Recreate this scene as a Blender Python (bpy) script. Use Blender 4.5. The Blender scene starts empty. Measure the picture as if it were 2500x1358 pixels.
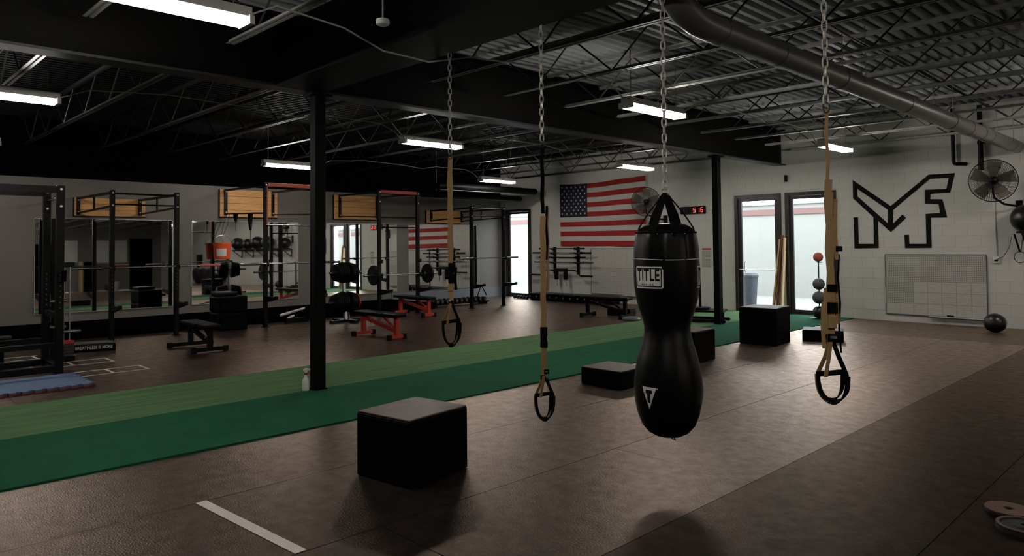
import bpy, bmesh, math, random
from mathutils import Vector, Matrix
random.seed(7)
R = math.radians
PI = math.pi
sc = bpy.context.scene
C = sc.collection

# ------------------------------------------------------------------ camera
cam_d = bpy.data.cameras.new('camera'); cam = bpy.data.objects.new('camera', cam_d); C.objects.link(cam)
cam_d.sensor_width = 36.0; cam_d.lens = 1762.09 / 2500 * 36
cam_d.shift_x = 0.0; cam_d.shift_y = -(679 - 542.54) / 2500
cam_d.clip_start = 0.05; cam_d.clip_end = 300
yaw, pitch, roll = R(45.6468), R(1.7773), R(-0.5041)
fw = Vector((-math.sin(yaw) * math.cos(pitch), math.cos(yaw) * math.cos(pitch), math.sin(pitch)))
rt = Vector((math.cos(yaw), math.sin(yaw), 0)); up = rt.cross(fw)
rt2 = rt * math.cos(roll) + up * math.sin(roll); up2 = -rt * math.sin(roll) + up * math.cos(roll)
m = Matrix((rt2, up2, -fw)).transposed().to_4x4(); m.translation = (0, 0, 1.62)
cam.matrix_world = m
sc.camera = cam
sc.view_settings.view_transform = 'Standard'; sc.view_settings.look = 'None'
sc.view_settings.gamma = 1.0; sc.view_settings.use_curve_mapping = False
sc.view_settings.exposure = 0.4
sc.cycles.max_bounces = 6; sc.cycles.diffuse_bounces = 3; sc.cycles.glossy_bounces = 4
sc.cycles.transmission_bounces = 4; sc.cycles.transparent_max_bounces = 8
sc.cycles.caustics_reflective = False; sc.cycles.caustics_refractive = False
sc.cycles.sample_clamp_indirect = 4.0; sc.cycles.adaptive_threshold = 0.025

# ------------------------------------------------------------------ daylight
SKY = 8.0
TUBE = 72.0
world = bpy.data.worlds.new('world'); sc.world = world; world.use_nodes = True
wn = world.node_tree.nodes; wl = world.node_tree.links
wn['Background'].inputs['Color'].default_value = (0.86, 0.94, 1.0, 1); wn['Background'].inputs['Strength'].default_value = SKY
sun_d = bpy.data.lights.new('sun', 'SUN'); sun_d.energy = 0.8; sun_d.angle = R(25); sun_d.color = (1, 0.95, 0.88)
sun = bpy.data.objects.new('sun', sun_d); C.objects.link(sun); sun.rotation_euler = (R(38), 0, R(35)); sun['kind'] = 'helper'
DOORS = [(-8.56, -7.42, 2.73), (-7.32, -6.19, 2.73), (-16.42, -15.31, 2.71)]
for i, (a, b, h) in enumerate(DOORS):
    ld = bpy.data.lights.new('door_daylight_portal', 'AREA'); ld.shape = 'RECTANGLE'; ld.size = b - a; ld.size_y = h
    ld.cycles.is_portal = True
    lo = bpy.data.objects.new('door_daylight_portal', ld); C.objects.link(lo)
    lo.location = ((a + b) / 2, 16.02, h / 2); lo.rotation_euler = (R(-90), 0, 0)

# ------------------------------------------------------------------ materials
def lin(v):
    v /= 255.0
    return v / 12.92 if v <= 0.04045 else ((v + 0.055) / 1.055) ** 2.4
def col(r, g, b): return (lin(r), lin(g), lin(b), 1)
def mat(name, c, rough=0.5, metal=0.0, var=0.0, scale=8.0, bump=0.0, bscale=60.0, spec=0.5, stretch=None, rvar=0.0, coat=0.0, tint=None):
    m = bpy.data.materials.new(name); m.use_nodes = True
    nt = m.node_tree; b = nt.nodes['Principled BSDF']
    b.inputs['Base Color'].default_value = c; b.inputs['Roughness'].default_value = rough
    b.inputs['Metallic'].default_value = metal; b.inputs['Specular IOR Level'].default_value = spec
    if tint: b.inputs['Specular Tint'].default_value = tint
    if coat: b.inputs['Coat Weight'].default_value = coat
    if var or bump or rvar:
        tc = nt.nodes.new('ShaderNodeTexCoord'); mp = nt.nodes.new('ShaderNodeMapping')
        nt.links.new(tc.outputs['Object'], mp.inputs['Vector'])
        if stretch: mp.inputs['Scale'].default_value = stretch
    if var or rvar:
        n = nt.nodes.new('ShaderNodeTexNoise'); n.inputs['Scale'].default_value = scale; n.inputs['Detail'].default_value = 5
        n.inputs['Roughness'].default_value = 0.65
        nt.links.new(mp.outputs['Vector'], n.inputs['Vector'])
        if var:
            rp = nt.nodes.new('ShaderNodeValToRGB')
            rp.color_ramp.elements[0].position = 0.3; rp.color_ramp.elements[1].position = 0.7
            rp.color_ramp.elements[0].color = [x * (1 - var) for x in c[:3]] + [1]
            rp.color_ramp.elements[1].color = [min(1, x * (1 + var)) for x in c[:3]] + [1]
            nt.links.new(n.outputs['Fac'], rp.inputs['Fac']); nt.links.new(rp.outputs['Color'], b.inputs['Base Color'])
        if rvar:
            mr = nt.nodes.new('ShaderNodeMapRange'); mr.inputs['From Min'].default_value = 0.3; mr.inputs['From Max'].default_value = 0.7
            mr.inputs['To Min'].default_value = rough - rvar; mr.inputs['To Max'].default_value = rough + rvar
            nt.links.new(n.outputs['Fac'], mr.inputs['Value']); nt.links.new(mr.outputs['Result'], b.inputs['Roughness'])
    if bump:
        n2 = nt.nodes.new('ShaderNodeTexNoise'); n2.inputs['Scale'].default_value = bscale; n2.inputs['Detail'].default_value = 4
        nt.links.new(mp.outputs['Vector'], n2.inputs['Vector'])
        bp = nt.nodes.new('ShaderNodeBump'); bp.inputs['Strength'].default_value = bump; bp.inputs['Distance'].default_value = 0.01
        nt.links.new(n2.outputs['Fac'], bp.inputs['Height']); nt.links.new(bp.outputs['Normal'], b.inputs['Normal'])
    return m
def emit(name, c, s):
    m = bpy.data.materials.new(name); m.use_nodes = True; nt = m.node_tree
    nt.nodes.remove(nt.nodes['Principled BSDF']); e = nt.nodes.new('ShaderNodeEmission')
    e.inputs['Color'].default_value = c; e.inputs['Strength'].default_value = s
    nt.links.new(e.outputs['Emission'], nt.nodes['Material Output'].inputs['Surface'])
    return m

M = {}
def rubber_mat(name, c, rough, tint, k, bump):
    m = bpy.data.materials.new(name); m.use_nodes = True; nt = m.node_tree; N = nt.nodes; L = nt.links
    N.remove(N['Principled BSDF'])
    tc = N.new('ShaderNodeTexCoord'); mp = N.new('ShaderNodeMapping'); mp.inputs['Scale'].default_value = (1, 1.6, 1); L.new(tc.outputs['Object'], mp.inputs[0])
    n1 = N.new('ShaderNodeTexNoise'); n1.inputs['Scale'].default_value = 2.6; n1.inputs['Detail'].default_value = 6; n1.inputs['Roughness'].default_value = .65; L.new(mp.outputs[0], n1.inputs['Vector'])
    rp = N.new('ShaderNodeValToRGB'); rp.color_ramp.elements[0].position = .3; rp.color_ramp.elements[1].position = .72
    rp.color_ramp.elements[0].color = [x * .55 for x in c[:3]] + [1]; rp.color_ramp.elements[1].color = [x * 1.45 for x in c[:3]] + [1]
    L.new(n1.outputs['Fac'], rp.inputs[0])
    rr = N.new('ShaderNodeMapRange'); rr.inputs['From Min'].default_value = .3; rr.inputs['From Max'].default_value = .7; rr.inputs['To Min'].default_value = rough - .02; rr.inputs['To Max'].default_value = rough + .02
    L.new(n1.outputs['Fac'], rr.inputs['Value'])
    n2 = N.new('ShaderNodeTexNoise'); n2.inputs['Scale'].default_value = 60; n2.inputs['Detail'].default_value = 4; L.new(mp.outputs[0], n2.inputs['Vector'])
    bp = N.new('ShaderNodeBump'); bp.inputs['Strength'].default_value = bump; bp.inputs['Distance'].default_value = .01; L.new(n2.outputs['Fac'], bp.inputs['Height'])
    d = N.new('ShaderNodeBsdfDiffuse'); L.new(rp.outputs[0], d.inputs['Color']); L.new(bp.outputs[0], d.inputs['Normal'])
    g = N.new('ShaderNodeBsdfGlossy'); g.inputs['Color'].default_value = tint; L.new(rr.outputs[0], g.inputs['Roughness']); L.new(bp.outputs[0], g.inputs['Normal'])
    f = N.new('ShaderNodeFresnel'); f.inputs['IOR'].default_value = 1.21
    mu = N.new('ShaderNodeMath'); mu.operation = 'MULTIPLY'; mu.inputs[1].default_value = k; L.new(f.outputs[0], mu.inputs[0])
    n3 = N.new('ShaderNodeTexNoise'); n3.inputs['Scale'].default_value = 9; n3.inputs['Detail'].default_value = 8; n3.inputs['Roughness'].default_value = .72; L.new(tc.outputs['Object'], n3.inputs['Vector'])
    mm = N.new('ShaderNodeMapRange'); mm.inputs['From Min'].default_value = .32; mm.inputs['From Max'].default_value = .68; mm.inputs['To Min'].default_value = .72; mm.inputs['To Max'].default_value = 1.28; L.new(n3.outputs['Fac'], mm.inputs['Value'])
    m2 = N.new('ShaderNodeMath'); m2.operation = 'MULTIPLY'; L.new(mu.outputs[0], m2.inputs[0]); L.new(mm.outputs[0], m2.inputs[1]); mu = m2
    x = N.new('ShaderNodeMixShader'); L.new(mu.outputs[0], x.inputs[0]); L.new(d.outputs[0], x.inputs[1]); L.new(g.outputs[0], x.inputs[2])
    L.new(x.outputs[0], N['Material Output'].inputs['Surface'])
    return m
M['rubber'] = rubber_mat('rubber_flooring', col(16, 10, 7), .302, (1, .81, .69, 1), 1.55, .4)
M['rubber_l'] = rubber_mat('rubber_flooring_dimmed', col(16, 10, 7), .302, (1, .80, .67, 1), .66, .4)  # gloss strength lowered to paint in the dim reflections on this side
M['rubber_r'] = rubber_mat('rubber_flooring_dull', col(15, 10, 7), .33, (1, .80, .67, 1), .85, .4)
M['rubber_b'] = rubber_mat('rubber_flooring_faded', col(44, 33, 26), .40, (1, .82, .70, 1), .8, .3)
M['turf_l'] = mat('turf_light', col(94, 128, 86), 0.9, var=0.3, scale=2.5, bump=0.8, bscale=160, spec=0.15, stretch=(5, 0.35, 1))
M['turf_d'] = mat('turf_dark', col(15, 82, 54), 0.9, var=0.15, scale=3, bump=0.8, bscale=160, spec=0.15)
M['cmu'] = mat('painted_block', col(214, 211, 203), 0.55, var=0.04, scale=2.0, bump=0.25, bscale=45, spec=0.3)
M['mortar'] = mat('painted_mortar', col(206, 203, 196), 0.7)
M['greywall'] = mat('grey_paint', col(112, 106, 99), 0.5, var=0.05, scale=1.2, spec=0.35)
M['blackpaint'] = mat('black_paint', col(8, 8, 8), 0.8, spec=0.0)
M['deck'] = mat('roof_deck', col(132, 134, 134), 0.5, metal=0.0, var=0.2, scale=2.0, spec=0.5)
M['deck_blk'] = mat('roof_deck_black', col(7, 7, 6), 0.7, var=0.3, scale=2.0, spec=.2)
M['joist'] = mat('joist_chord_lit', col(158, 155, 148), 0.45, var=0.25, scale=6)  # light catching the chords is put into this paler colour
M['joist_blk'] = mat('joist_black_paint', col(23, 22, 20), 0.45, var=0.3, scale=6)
M['web'] = mat('joist_web_silhouette', col(44, 43, 41), 0.5)  # backlit silhouette painted in as a dark web colour
M['girder'] = mat('girder_paint', col(8, 7, 6), 0.5, var=0.3, scale=5, spec=.08)
M['steel_blk'] = mat('black_powder_coat', col(5, 5, 5), 0.4, spec=0.15)
M['chrome'] = mat('chrome', col(190, 190, 190), 0.25, metal=1.0)
M['zinc'] = mat('zinc_chain', col(196, 190, 180), 0.4, metal=0.35)
M['bolt'] = mat('bolt_steel', col(210, 208, 202), 0.35, metal=0.6)
M['red_steel'] = mat('red_powder_coat', col(186, 48, 34), 0.45)
M['red_post'] = mat('salmon_powder_coat', col(214, 104, 84), 0.5)
M['pine'] = mat('pine_board', col(222, 164, 98), 0.55, var=0.22, scale=3.0, stretch=(1, 1.2, 14))
M['vinyl'] = mat('black_vinyl', col(6, 5, 4), 0.38, var=0.2, scale=5, bump=0.25, bscale=14, spec=0.22, stretch=(1, 1, 0.35))
M['pad'] = mat('bench_vinyl', col(6, 6, 5), 0.38, spec=.14)
M['ply_black'] = mat('plyo_side', col(3, 3, 3), 0.5, spec=.05)
M['ply_top'] = mat('plyo_top_worn', col(84, 68, 56), 0.5, var=0.35, scale=9, bump=0.2, bscale=70)
M['webbing'] = mat('tan_webbing', col(172, 138, 96), 0.85, bump=0.3, bscale=200)
M['webbing_blk'] = mat('black_webbing', col(7, 7, 6), 0.8, bump=0.3, bscale=200, spec=.1)
M['white'] = mat('white_plastic', col(225, 224, 218), 0.45)
M['print_white'] = mat('white_print', col(222, 220, 212), 0.6, var=0.05, scale=30)
M['print_black'] = mat('black_print', col(8, 8, 8), 0.7, spec=.15)
M['fixture'] = mat('fixture_enamel', col(220, 216, 205), 0.4)
M['frame'] = mat('bronze_frame', col(38, 31, 26), 0.4, var=0.15, scale=6)
M['flag_red'] = mat('flag_red', col(168, 40, 34), 0.85)
M['flag_white'] = mat('flag_white', col(206, 203, 196), 0.85)
M['flag_blue'] = mat('flag_blue', col(24, 28, 46), 0.85)
M['wood_l'] = mat('raw_plank', col(206, 176, 134), 0.6, var=0.2, scale=4, stretch=(6, 6, 1))
M['wood_d'] = mat('brown_plank', col(108, 66, 40), 0.6, var=0.2, scale=4, stretch=(6, 6, 1))
M['iron'] = mat('cast_iron', col(30, 28, 26), 0.5, bump=0.2, bscale=60)
M['iron_face'] = mat('worn_plate_rim', col(120, 88, 68), 0.55, var=0.2)
M['rubber_plate'] = mat('bumper_rubber', col(5, 5, 5), 0.45, spec=.15)
M['hexgrey'] = mat('dumbbell_grey', col(96, 96, 94), 0.45, metal=0.3)
M['ball'] = mat('ball_grey_black', col(16, 15, 14), 0.35)
M['ball_grey'] = mat('medicine_ball_grey', col(88, 86, 82), 0.6, var=0.1)
M['ball_red'] = mat('medicine_ball_red', col(196, 96, 78), 0.6)
M['mat_blue'] = mat('mat_blue', col(78, 98, 132), 0.7, var=0.25, scale=6)
M['mat_red'] = mat('mat_red', col(132, 48, 46), 0.7)
M['tape'] = mat('white_tape', col(214, 206, 196), 0.6, var=0.06, scale=10)
M['bucket'] = mat('orange_bucket', col(232, 88, 36), 0.4)
M['duct'] = mat('galvanized_duct', col(132, 126, 120), 0.36, metal=0.35, var=0.12, scale=3)
M['pvc'] = mat('white_tube', col(205, 202, 192), 0.5)
M['concrete'] = mat('concrete_walk', col(120, 119, 116), 0.8, var=0.08, scale=3)
M['stucco'] = mat('stucco', col(134, 133, 129), 0.9, var=0.03, scale=3)
M['stucco_red'] = mat('stucco_red', col(112, 84, 82), 0.9)
M['bin'] = mat('bin_grey', col(52, 55, 64), 0.6)
M['ring'] = mat('fan_wire', col(34, 31, 28), 0.4, metal=0.4)
M['blade'] = mat('fan_blade', col(112, 102, 92), 0.5, metal=0.3)
M['led_on'] = emit('led_red', (1.0, 0.10, 0.08, 1), 1.6)
M['led_dim'] = mat('led_unlit', col(92, 26, 24), 0.5)
M['tube'] = emit('fluorescent_tube', (1.0, 0.95, 0.89, 1), TUBE)
M['mirror'] = mat('mirror_silver', col(246, 246, 243), 0.02, metal=1.0)
M['trim_blue'] = mat('blue_grey_base', col(112, 116, 122), 0.55, var=0.06)
M['paperw'] = mat('paper', col(206, 204, 198), 0.8)
M['tirerub'] = mat('tire_rubber', col(20, 20, 20), 0.7)
M['basket'] = mat('basket_white', col(205, 205, 200), 0.5)

def glass_mat():
    m = bpy.data.materials.new('door_glass'); m.use_nodes = True; nt = m.node_tree
    nt.nodes.remove(nt.nodes['Principled BSDF'])
    t = nt.nodes.new('ShaderNodeBsdfTransparent'); t.inputs['Color'].default_value = (0.93, 0.95, 0.95, 1)
    g = nt.nodes.new('ShaderNodeBsdfGlossy'); g.inputs['Roughness'].default_value = 0.03
    lw = nt.nodes.new('ShaderNodeLayerWeight'); pw = nt.nodes.new('ShaderNodeMath'); pw.operation = 'POWER'; pw.inputs[1].default_value = 4.0
    f = nt.nodes.new('ShaderNodeMath'); f.operation = 'MULTIPLY_ADD'; f.inputs[1].default_value = 0.7; f.inputs[2].default_value = 0.03
    nt.links.new(lw.outputs['Facing'], pw.inputs[0]); nt.links.new(pw.outputs[0], f.inputs[0])
    x = nt.nodes.new('ShaderNodeMixShader')
    nt.links.new(f.outputs[0], x.inputs[0]); nt.links.new(t.outputs[0], x.inputs[1]); nt.links.new(g.outputs[0], x.inputs[2])
    nt.links.new(x.outputs[0], nt.nodes['Material Output'].inputs['Surface'])
    return m
M['glass'] = glass_mat()

def board_mat(name, regions, cell, line=0.12):
    """white board with hand-ruled grid; regions: list of (x0,x1,z0,z1,cellx,cellz,darkness) in object space"""
    m = bpy.data.materials.new(name); m.use_nodes = True; nt = m.node_tree; b = nt.nodes['Principled BSDF']
    b.inputs['Roughness'].default_value = 0.3
    tc = nt.nodes.new('ShaderNodeTexCoord'); sp = nt.nodes.new('ShaderNodeSeparateXYZ'); nt.links.new(tc.outputs['Object'], sp.inputs[0])
    def mth(op, a, bb=None, cc=None):
        n = nt.nodes.new('ShaderNodeMath'); n.operation = op
        for i, v in enumerate((a, bb, cc)):
            if v is None: continue
            if isinstance(v, (int, float)): n.inputs[i].default_value = v
            else: nt.links.new(v, n.inputs[i])
        return n.outputs[0]
    X, Z = sp.outputs['X'], sp.outputs['Z']
    tot = None
    nz = nt.nodes.new('ShaderNodeTexNoise'); nz.inputs['Scale'].default_value = 26; nz.inputs['Detail'].default_value = 2
    mp = nt.nodes.new('ShaderNodeMapping'); mp.inputs['Scale'].default_value = (0.45, 1, 2.2)
    nt.links.new(tc.outputs['Object'], mp.inputs[0]); nt.links.new(mp.outputs[0], nz.inputs['Vector'])
    for (x0, x1, z0, z1, cx, cz, dk, kind) in regions:
        inside = mth('MULTIPLY', mth('MULTIPLY', mth('GREATER_THAN', X, x0), mth('LESS_THAN', X, x1)), mth('MULTIPLY', mth('GREATER_THAN', Z, z0), mth('LESS_THAN', Z, z1)))
        fx = mth('FRACT', mth('DIVIDE', mth('SUBTRACT', X, x0), cx)); fz = mth('FRACT', mth('DIVIDE', mth('SUBTRACT', Z, z0), cz))
        lx = mth('LESS_THAN', fx, min(0.45, 0.010 / cx)); lz = mth('LESS_THAN', fz, min(0.45, 0.010 / cz))
        g = mth('MULTIPLY', mth('MAXIMUM', lx, lz), dk)
        if kind == 'notes':
            sfz = mth('FRACT', mth('DIVIDE', Z, 0.034))
            scr = mth('MULTIPLY', mth('MULTIPLY', mth('LESS_THAN', sfz, 0.32), mth('GREATER_THAN', nz.outputs['Fac'], 0.5)), 0.5 * dk)
            g = mth('MAXIMUM', g, scr)
        g = mth('MULTIPLY', g, inside)
        tot = g if tot is None else mth('MAXIMUM', tot, g)
    mx = nt.nodes.new('ShaderNodeMix'); mx.data_type = 'RGBA'
    nt.links.new(tot, mx.inputs['Factor']); mx.inputs[6].default_value = col(204, 201, 192); mx.inputs[7].default_value = col(120, 114, 106)
    nt.links.new(mx.outputs[2], b.inputs['Base Color'])
    return m

# ------------------------------------------------------------------ mesh helpers
class MB:
    def __init__(s): s.v = []; s.f = []
    def add(s, vs, fs):
        o = len(s.v); s.v += [tuple(v) for v in vs]; s.f += [tuple(i + o for i in f) for f in fs]; return s
    def bx(s, x0, x1, y0, y1, z0, z1):
        return s.add([(x0, y0, z0), (x1, y0, z0), (x1, y1, z0), (x0, y1, z0), (x0, y0, z1), (x1, y0, z1), (x1, y1, z1), (x0, y1, z1)],
                     [(3, 2, 1, 0), (4, 5, 6, 7), (0, 1, 5, 4), (1, 2, 6, 5), (2, 3, 7, 6), (3, 0, 4, 7)])
    def cb(s, c, d): return s.bx(c[0] - d[0] / 2, c[0] + d[0] / 2, c[1] - d[1] / 2, c[1] + d[1] / 2, c[2] - d[2] / 2, c[2] + d[2] / 2)
    def bar(s, p0, p1, w, h, upv=(0, 0, 1)):
        p0, p1 = Vector(p0), Vector(p1); d = (p1 - p0).normalized(); u = Vector(upv)
        if abs(d.dot(u)) > 0.98: u = Vector((1, 0, 0))
        a = d.cross(u).normalized(); b = a.cross(d).normalized()
        vs = []
        for p in (p0, p1):
            for i, j in ((-1, -1), (1, -1), (1, 1), (-1, 1)): vs.append(p + a * (i * w / 2) + b * (j * h / 2))
        return s.add(vs, [(3, 2, 1, 0), (4, 5, 6, 7), (0, 1, 5, 4), (1, 2, 6, 5), (2, 3, 7, 6), (3, 0, 4, 7)])
    def cyl(s, p0, p1, r0, r1=None, n=12, cap=True):
        r1 = r0 if r1 is None else r1
        p0, p1 = Vector(p0), Vector(p1); d = (p1 - p0).normalized(); u = Vector((0, 0, 1)) if abs(d.z) < 0.9 else Vector((1, 0, 0))
        a = d.cross(u).normalized(); b = d.cross(a)
        vs = [p + (a * math.cos(2 * PI * i / n) + b * math.sin(2 * PI * i / n)) * r for p, r in ((p0, r0), (p1, r1)) for i in range(n)]
        fs = [(i, (i + 1) % n, n + (i + 1) % n, n + i) for i in range(n)]
        if cap: fs += [tuple(range(n))[::-1], tuple(range(n, 2 * n))]
        return s.add(vs, fs)
    def tube(s, pts, r, n=8, closed=False):
        P = [Vector(p) for p in pts]; k = len(P); vs = []; prev = None
        for i, p in enumerate(P):
            t = (P[(i + 1) % k] - P[i - 1]) if closed else (P[min(i + 1, k - 1)] - P[max(i - 1, 0)])
            t.normalize()
            if prev is None:
                u = Vector((0, 0, 1)) if abs(t.z) < 0.9 else Vector((1, 0, 0)); a = t.cross(u).normalized()
            else: a = (prev - t * prev.dot(t)).normalized()
            prev = a; b = t.cross(a)
            rr = r[i] if isinstance(r, (list, tuple)) else r
            vs += [p + (a * math.cos(2 * PI * j / n) + b * math.sin(2 * PI * j / n)) * rr for j in range(n)]
        fs = []
        for i in range(k if closed else k - 1):
            for j in range(n):
                i2 = (i + 1) % k
                fs.append((i * n + j, i * n + (j + 1) % n, i2 * n + (j + 1) % n, i2 * n + j))
        if not closed: fs += [tuple(range(n))[::-1], tuple(range((k - 1) * n, k * n))]
        return s.add(vs, fs)
    def ribbon(s, pts, w, t, side):
        """flat strap with thickness along points; side = width direction (vector or list)"""
        P = [Vector(p) for p in pts]; k = len(P); vs = []
        for i, p in enumerate(P):
            sd = Vector(side[i] if isinstance(side[0], (tuple, list, Vector)) else side).normalized()
            tg = (P[min(i + 1, k - 1)] - P[max(i - 1, 0)]).normalized(); nn = tg.cross(sd).normalized()
            ww = w[i] if isinstance(w, (list, tuple)) else w
            vs += [p - sd * ww / 2 - nn * t / 2, p + sd * ww / 2 - nn * t / 2, p + sd * ww / 2 + nn * t / 2, p - sd * ww / 2 + nn * t / 2]
        fs = []
        for i in range(k - 1):
            for j in range(4): fs.append((i * 4 + j, i * 4 + (j + 1) % 4, i * 4 + 4 + (j + 1) % 4, i * 4 + 4 + j))
        fs += [(3, 2, 1, 0), tuple(range((k - 1) * 4, k * 4))]
        return s.add(vs, fs)
    def lathe(s, prof, n=24, c=(0, 0, 0), axis='z'):
        vs = []
        for r, h in prof:
            for i in range(n):
                a = 2 * PI * i / n; q = (r * math.cos(a), r * math.sin(a), h)
                if axis == 'y': q = (q[0], h, q[1])
                if axis == 'x': q = (h, q[0], q[1])
                vs.append((q[0] + c[0], q[1] + c[1], q[2] + c[2]))
        fs = [(k * n + i, k * n + (i + 1) % n, (k + 1) * n + (i + 1) % n, (k + 1) * n + i) for k in range(len(prof) - 1) for i in range(n)]
        fs += [tuple(range(n))[::-1], tuple(range((len(prof) - 1) * n, len(prof) * n))]
        return s.add(vs, fs)
    def sph(s, c, r, n=20, k=12, sq=1.0):
        return s.lathe([(max(1e-4, r * math.sin(PI * j / k)), -r * sq * math.cos(PI * j / k)) for j in range(k + 1)], n, c)
    def prism(s, poly, y0, y1):
        """polygon in XZ, extruded along Y"""
        n = len(poly); vs = [(p[0], y0, p[1]) for p in poly] + [(p[0], y1, p[1]) for p in poly]
        return s.add(vs, [tuple(range(n)), tuple(range(n, 2 * n))[::-1]] + [(i, n + i, n + (i + 1) % n, (i + 1) % n) for i in range(n)])
    def prismx(s, poly, x0, x1):
        n = len(poly); vs = [(x0, p[0], p[1]) for p in poly] + [(x1, p[0], p[1]) for p in poly]
        return s.add(vs, [tuple(range(n))[::-1], tuple(range(n, 2 * n))] + [(i, (i + 1) % n, n + (i + 1) % n, n + i) for i in range(n)])
    def mesh(s, name, smooth=False, bevel=0.0, seg=2):
        bm = bmesh.new(); vv = [bm.verts.new(v) for v in s.v]
        for f in s.f:
            try: bm.faces.new([vv[i] for i in f])
            except ValueError: pass
        bmesh.ops.recalc_face_normals(bm, faces=bm.faces)
        if bevel:
            es = [e for e in bm.edges if len(e.link_faces) == 2 and e.calc_face_angle() > 0.6]
            bmesh.ops.bevel(bm, geom=es, offset=bevel, segments=seg, affect='EDGES', profile=0.5)
        me = bpy.data.meshes.new(name); bm.to_mesh(me); bm.free()
        if smooth:
            for p in me.polygons: p.use_smooth = True
            try: me.set_sharp_from_angle(angle=R(40))
            except Exception: pass
        return me
    def build(s, name, m, parent=None, smooth=False, bevel=0.0, seg=2, label=None):
        me = s.mesh(name, smooth, bevel, seg); me.materials.append(M[m] if isinstance(m, str) else m)
        o = bpy.data.objects.new(name, me); C.objects.link(o)
        if parent: o.parent = parent
        if label: o['label'] = label
        return o
def inst(name, me, parent=None, loc=(0, 0, 0), rot=(0, 0, 0)):
    o = bpy.data.objects.new(name, me); C.objects.link(o); o.location = loc; o.rotation_euler = rot
    if parent: o.parent = parent
    return o
def tag(o, label, cat=None, group=None, kind=None):
    o['label'] = label
    if cat: o['category'] = cat
    if group: o['group'] = group
    if kind: o['kind'] = kind
    return o
def thing(name, label, cat, loc=(0, 0, 0), rz=0.0, group=None, kind=None):
    o = bpy.data.objects.new(name, None); C.objects.link(o); o.location = loc; o.rotation_euler = (0, 0, rz); o.empty_display_size = 0.2
    return tag(o, label, cat, group, kind)
def at(o, loc, rz=0.0): o.location = loc; o.rotation_euler = (0, 0, rz); return o
def text_mesh(txt, size, extr=0.002, bold=0.0, sx=1.0, spacing=1.0):
    cu = bpy.data.curves.new('lettering', 'FONT'); cu.body = txt; cu.size = size; cu.extrude = extr; cu.offset = bold
    cu.align_x = 'CENTER'; cu.align_y = 'CENTER'; cu.space_character = spacing
    o = bpy.data.objects.new('lettering', cu); C.objects.link(o)
    bpy.context.view_layer.update()
    me = bpy.data.meshes.new_from_object(o.evaluated_get(bpy.context.evaluated_depsgraph_get()))
    bpy.data.objects.remove(o); bpy.data.curves.remove(cu)
    for v in me.vertices: v.co.x *= sx
    return me
#NEXT
# ================================================================== SETTING
XL, XR, YB, YR, ZD = -16.65, 14.1, 15.78, -6.0, 4.2
ST = dict(kind='structure')
# floor: slab, rubber mats laid side by side, green turf runners
floor = tag(MB().bx(XL - .2, XR + .2, YR - .2, YB + .2, -0.2, -0.012).build('floor', 'blackpaint'), 'dark rubber matted gym floor', 'floor', **ST)
def mat_strip(x0, x1, y0, y1, m):
    g = 0.0025
    return MB().bx(x0 + g, x1 - g, y0 + g, y1 - g, -0.014, random.uniform(-0.001, 0.0)).build('rubber_mat', m, floor)
k = 0
x = -5.87
while x < XR:
    x1 = min(x + 1.156, XR)
    cuts = [YR] + [c for c in ((-1.0 + 1.7 * (k % 3)), (4.6 + 2.1 * ((k + 1) % 3)), (9.6 + 1.2 * (k % 2))) if c < 13.2] + [13.4]
    for a, b in zip(cuts, cuts[1:]): mat_strip(x, x1, a, b, 'rubber' if x < -2.6 else 'rubber_r')
    x = x1; k += 1
x = -5.87
while x < XR:
    x1 = min(x + 3.6, XR)
    mat_strip(x, x1, 13.4, 14.6, 'rubber_b'); mat_strip(x, x1, 14.6, YB, 'rubber_b'); x = x1
x = -8.93
while x > XL + .01:
    x0 = max(x - 1.156, XL); k += 1
    cuts = [YR, 0.3 + 1.3 * (k % 2), 5.6 + 1.6 * (k % 3), 11.2 - 1.0 * (k % 2), YB]
    for a, b in zip(cuts, cuts[1:]): mat_strip(x0, x, a, b, 'rubber_l')
    x = x0
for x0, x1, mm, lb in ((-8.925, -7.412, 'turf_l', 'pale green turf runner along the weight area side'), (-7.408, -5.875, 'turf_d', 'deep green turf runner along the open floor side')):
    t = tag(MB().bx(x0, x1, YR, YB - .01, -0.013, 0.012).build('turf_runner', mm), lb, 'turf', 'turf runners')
# back wall of painted blocks with three door openings
OPEN = [(a, b, 0.0, h) for a, b, h in DOORS]
wb = MB()
xs = sorted([(a, b, h) for a, b, h in DOORS]); cur = XL - .2
for a, b, h in xs:
    wb.bx(cur, a, YB + .005, YB + .22, 0, ZD + .1); wb.bx(a, b, YB + .005, YB + .22, h, ZD + .1); cur = b
wb.bx(cur, XR + .2, YB + .005, YB + .22, 0, ZD + .1)
wall_back = tag(wb.build('wall_back', 'mortar'), 'white painted concrete block wall with flag and doors', 'wall', **ST)
BH, BL = 0.2145, 0.43
blocks = []
for r in range(20):
    z0, z1 = r * BH, min((r + 1) * BH, ZD)
    if z0 >= ZD: break
    x = XL - (BL / 2 if r % 2 else 0)
    while x < XR:
        segs = [(max(x, XL), min(x + BL, XR))]
        for a, b, c0, c1 in OPEN:
            if z0 >= c1 - .02: continue
            ns = []
            for s0, s1 in segs:
                if s1 <= a or s0 >= b: ns.append((s0, s1))
                else:
                    if s0 < a: ns.append((s0, a))
                    if s1 > b: ns.append((b, s1))
            segs = ns
        for s0, s1 in segs:
            if s1 - s0 > .03: blocks.append((s0, s1, z0, z1))
        x += BL
bm_cache = {}
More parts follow.
